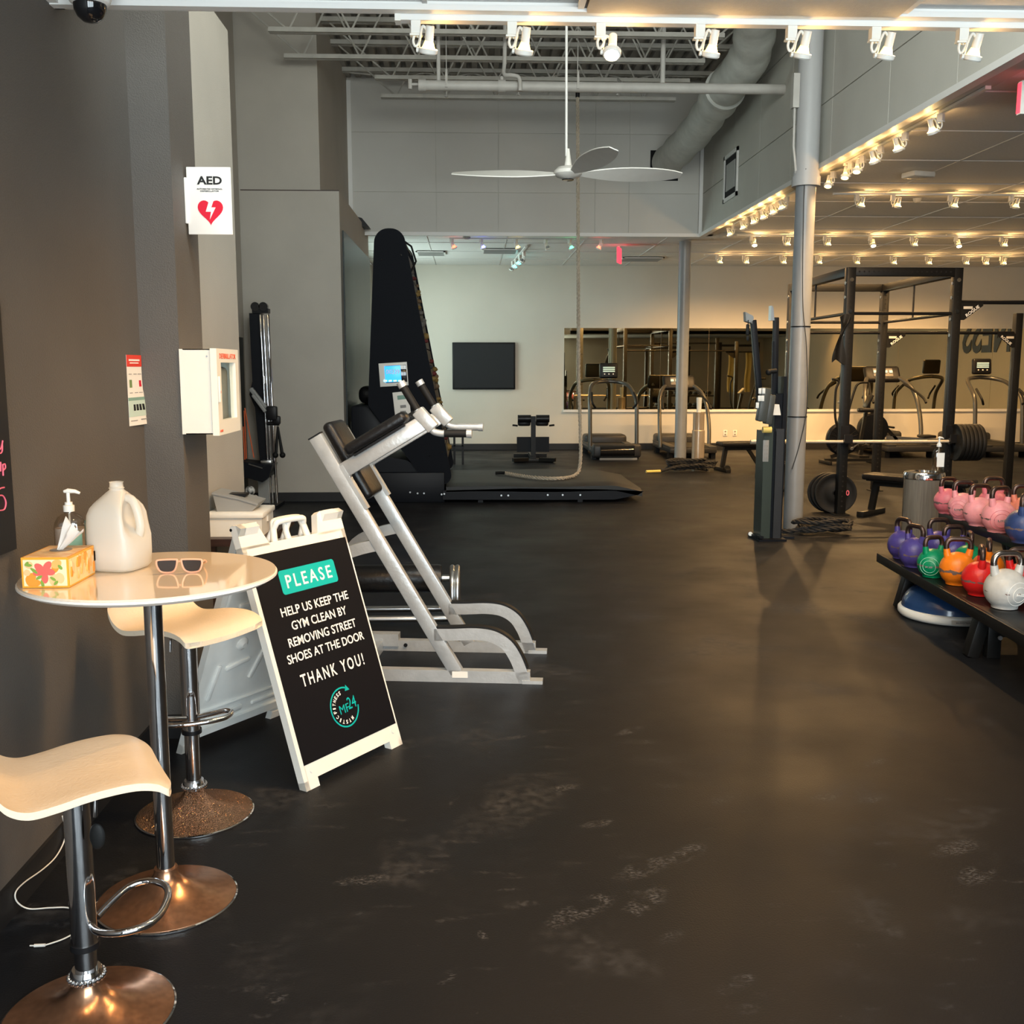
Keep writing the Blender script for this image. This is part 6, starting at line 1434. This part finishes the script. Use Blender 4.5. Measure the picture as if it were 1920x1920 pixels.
part('slide_rail',B().bar((-.1,0,.36),(1.3,0,.28),.06,.06,(0,1,0)),'steel',t); part('sliding_seat',B().rbox((.65,0,.38),(.24,.30,.05),.02),'black_vinyl',t); part('rear_leg',B().bar((1.25,0,.28),(1.3,0,.03),.08,.08,(0,1,0)).box(1.05,1.55,-.2,.2,0,.03),'rack_metal',t)
part('monitor',B().bar((-.50,0,.9),(-.40,0,1.12),.04,.2,(0,1,0),.01).bar((-.48,0,.75),(-.46,0,.92),.03,.03,(0,1,0)),'black_metal',t); part('front_foot',B().box(-.68,-.5,-.3,.3,0,.05),'rack_metal',t)
part('handle',B().cyl((-.05,-.22,.55),(-.05,.22,.55),.018,10),'black_rubber',t)
# right wall lettering seen in the mirrors
tx=thing('wall_lettering','large black FITNESS lettering on the right hand wall, seen reversed in the mirrors','lettering',(11.99,17.5,2.3))
me=None
fit('letters','FITNESS',3.6,.95,'ink_black',tx,(0,-1,0),EZ,(11.985,17.5,2.42),bold=.02,thick=.004)
# things beside and behind the camera that the mirrors show
t=thing('dumbbell_rack','black dumbbell rack with chrome rails, seen only in the far mirrors','rack',(6.6,8.4,0))
for z in(.35,.72):
    part('tier',B().box(-1.1,1.1,-.18,.18,z,z+.04),'rack_metal',t)
for s in(-1,1): part('end_frame',B().bar((s*1.1,-.2,0),(s*1.1,.1,.9),.06,.06,(1,0,0)).box(s*1.1-.03,s*1.1+.03,-.3,.3,0,.05),'rack_metal',t)
DB=thing('dumbbell','first black hex dumbbell along the upper tier of the dumbbell rack','dumbbell',(5.7,8.4,.83),PI/2,'dumbbells on the mirrored rack')
for s in(-1,1): part('head',B().cyl((s*.06,0,0),(s*.15,0,0),.065,6),'black_rubber',DB)
part('grip',B().cyl((-.07,0,0),(.07,0,0),.016,10),'chrome',DB)
for z in(.83,.46):
    for k in range(10):
        if z==.83 and k==0: continue
        dup(DB,(5.7+.2*k,8.4,z),PI/2,'%s black hex dumbbell along the %s tier of the dumbbell rack'%(ORD[k],'upper' if z>.6 else 'lower'))
for k,xx in enumerate((8.2,8.75)):
    o=solo('hanging_bands',B().sheet(lambda u,v:Vector((xx+.18*u+.02*math.sin(v*6),8.0+.03*math.sin(u*9),2.1-1.25*v)),8,10,.03,Vector((0,1,0))),'yellow_band','%s bundle of yellow resistance bands on the rack seen in the mirrors'%('left' if k else 'right'),'band','yellow band bundles')
t=thing('band_rack','black upright storage frame with hanging bands, seen only in the mirrors','rack',(8.5,8.05,0))
for xx in(7.9,9.1): post(xx,8.1,2.4,t)
part('beam',B().bar((7.9,8.1,2.3),(9.1,8.1,2.3),.07,.07),'rack_metal',t,local=False)
part('band_hook',B().box(8.15,9.0,8.0,8.1,2.08,2.12),'rack_metal',t,local=False)
# squat stand close to the dumbbells
t=thing('squat_stand','black squat stand with barbell hooks, seen only in the mirrors','rig',(5.6,9.6,0))
for xx,yy in((5.9,7.2),(7.1,7.2),(5.9,6.2),(7.1,6.2)): post(xx,yy,2.3,t)
for yy in(7.2,6.2): part('beam',B().bar((5.9,yy,2.26),(7.1,yy,2.26),.07,.07),'rack_metal',t,local=False)
for xx in(5.9,7.1): part('beam',B().bar((xx,6.2,2.26),(xx,7.2,2.26),.07,.07),'rack_metal',t,local=False)
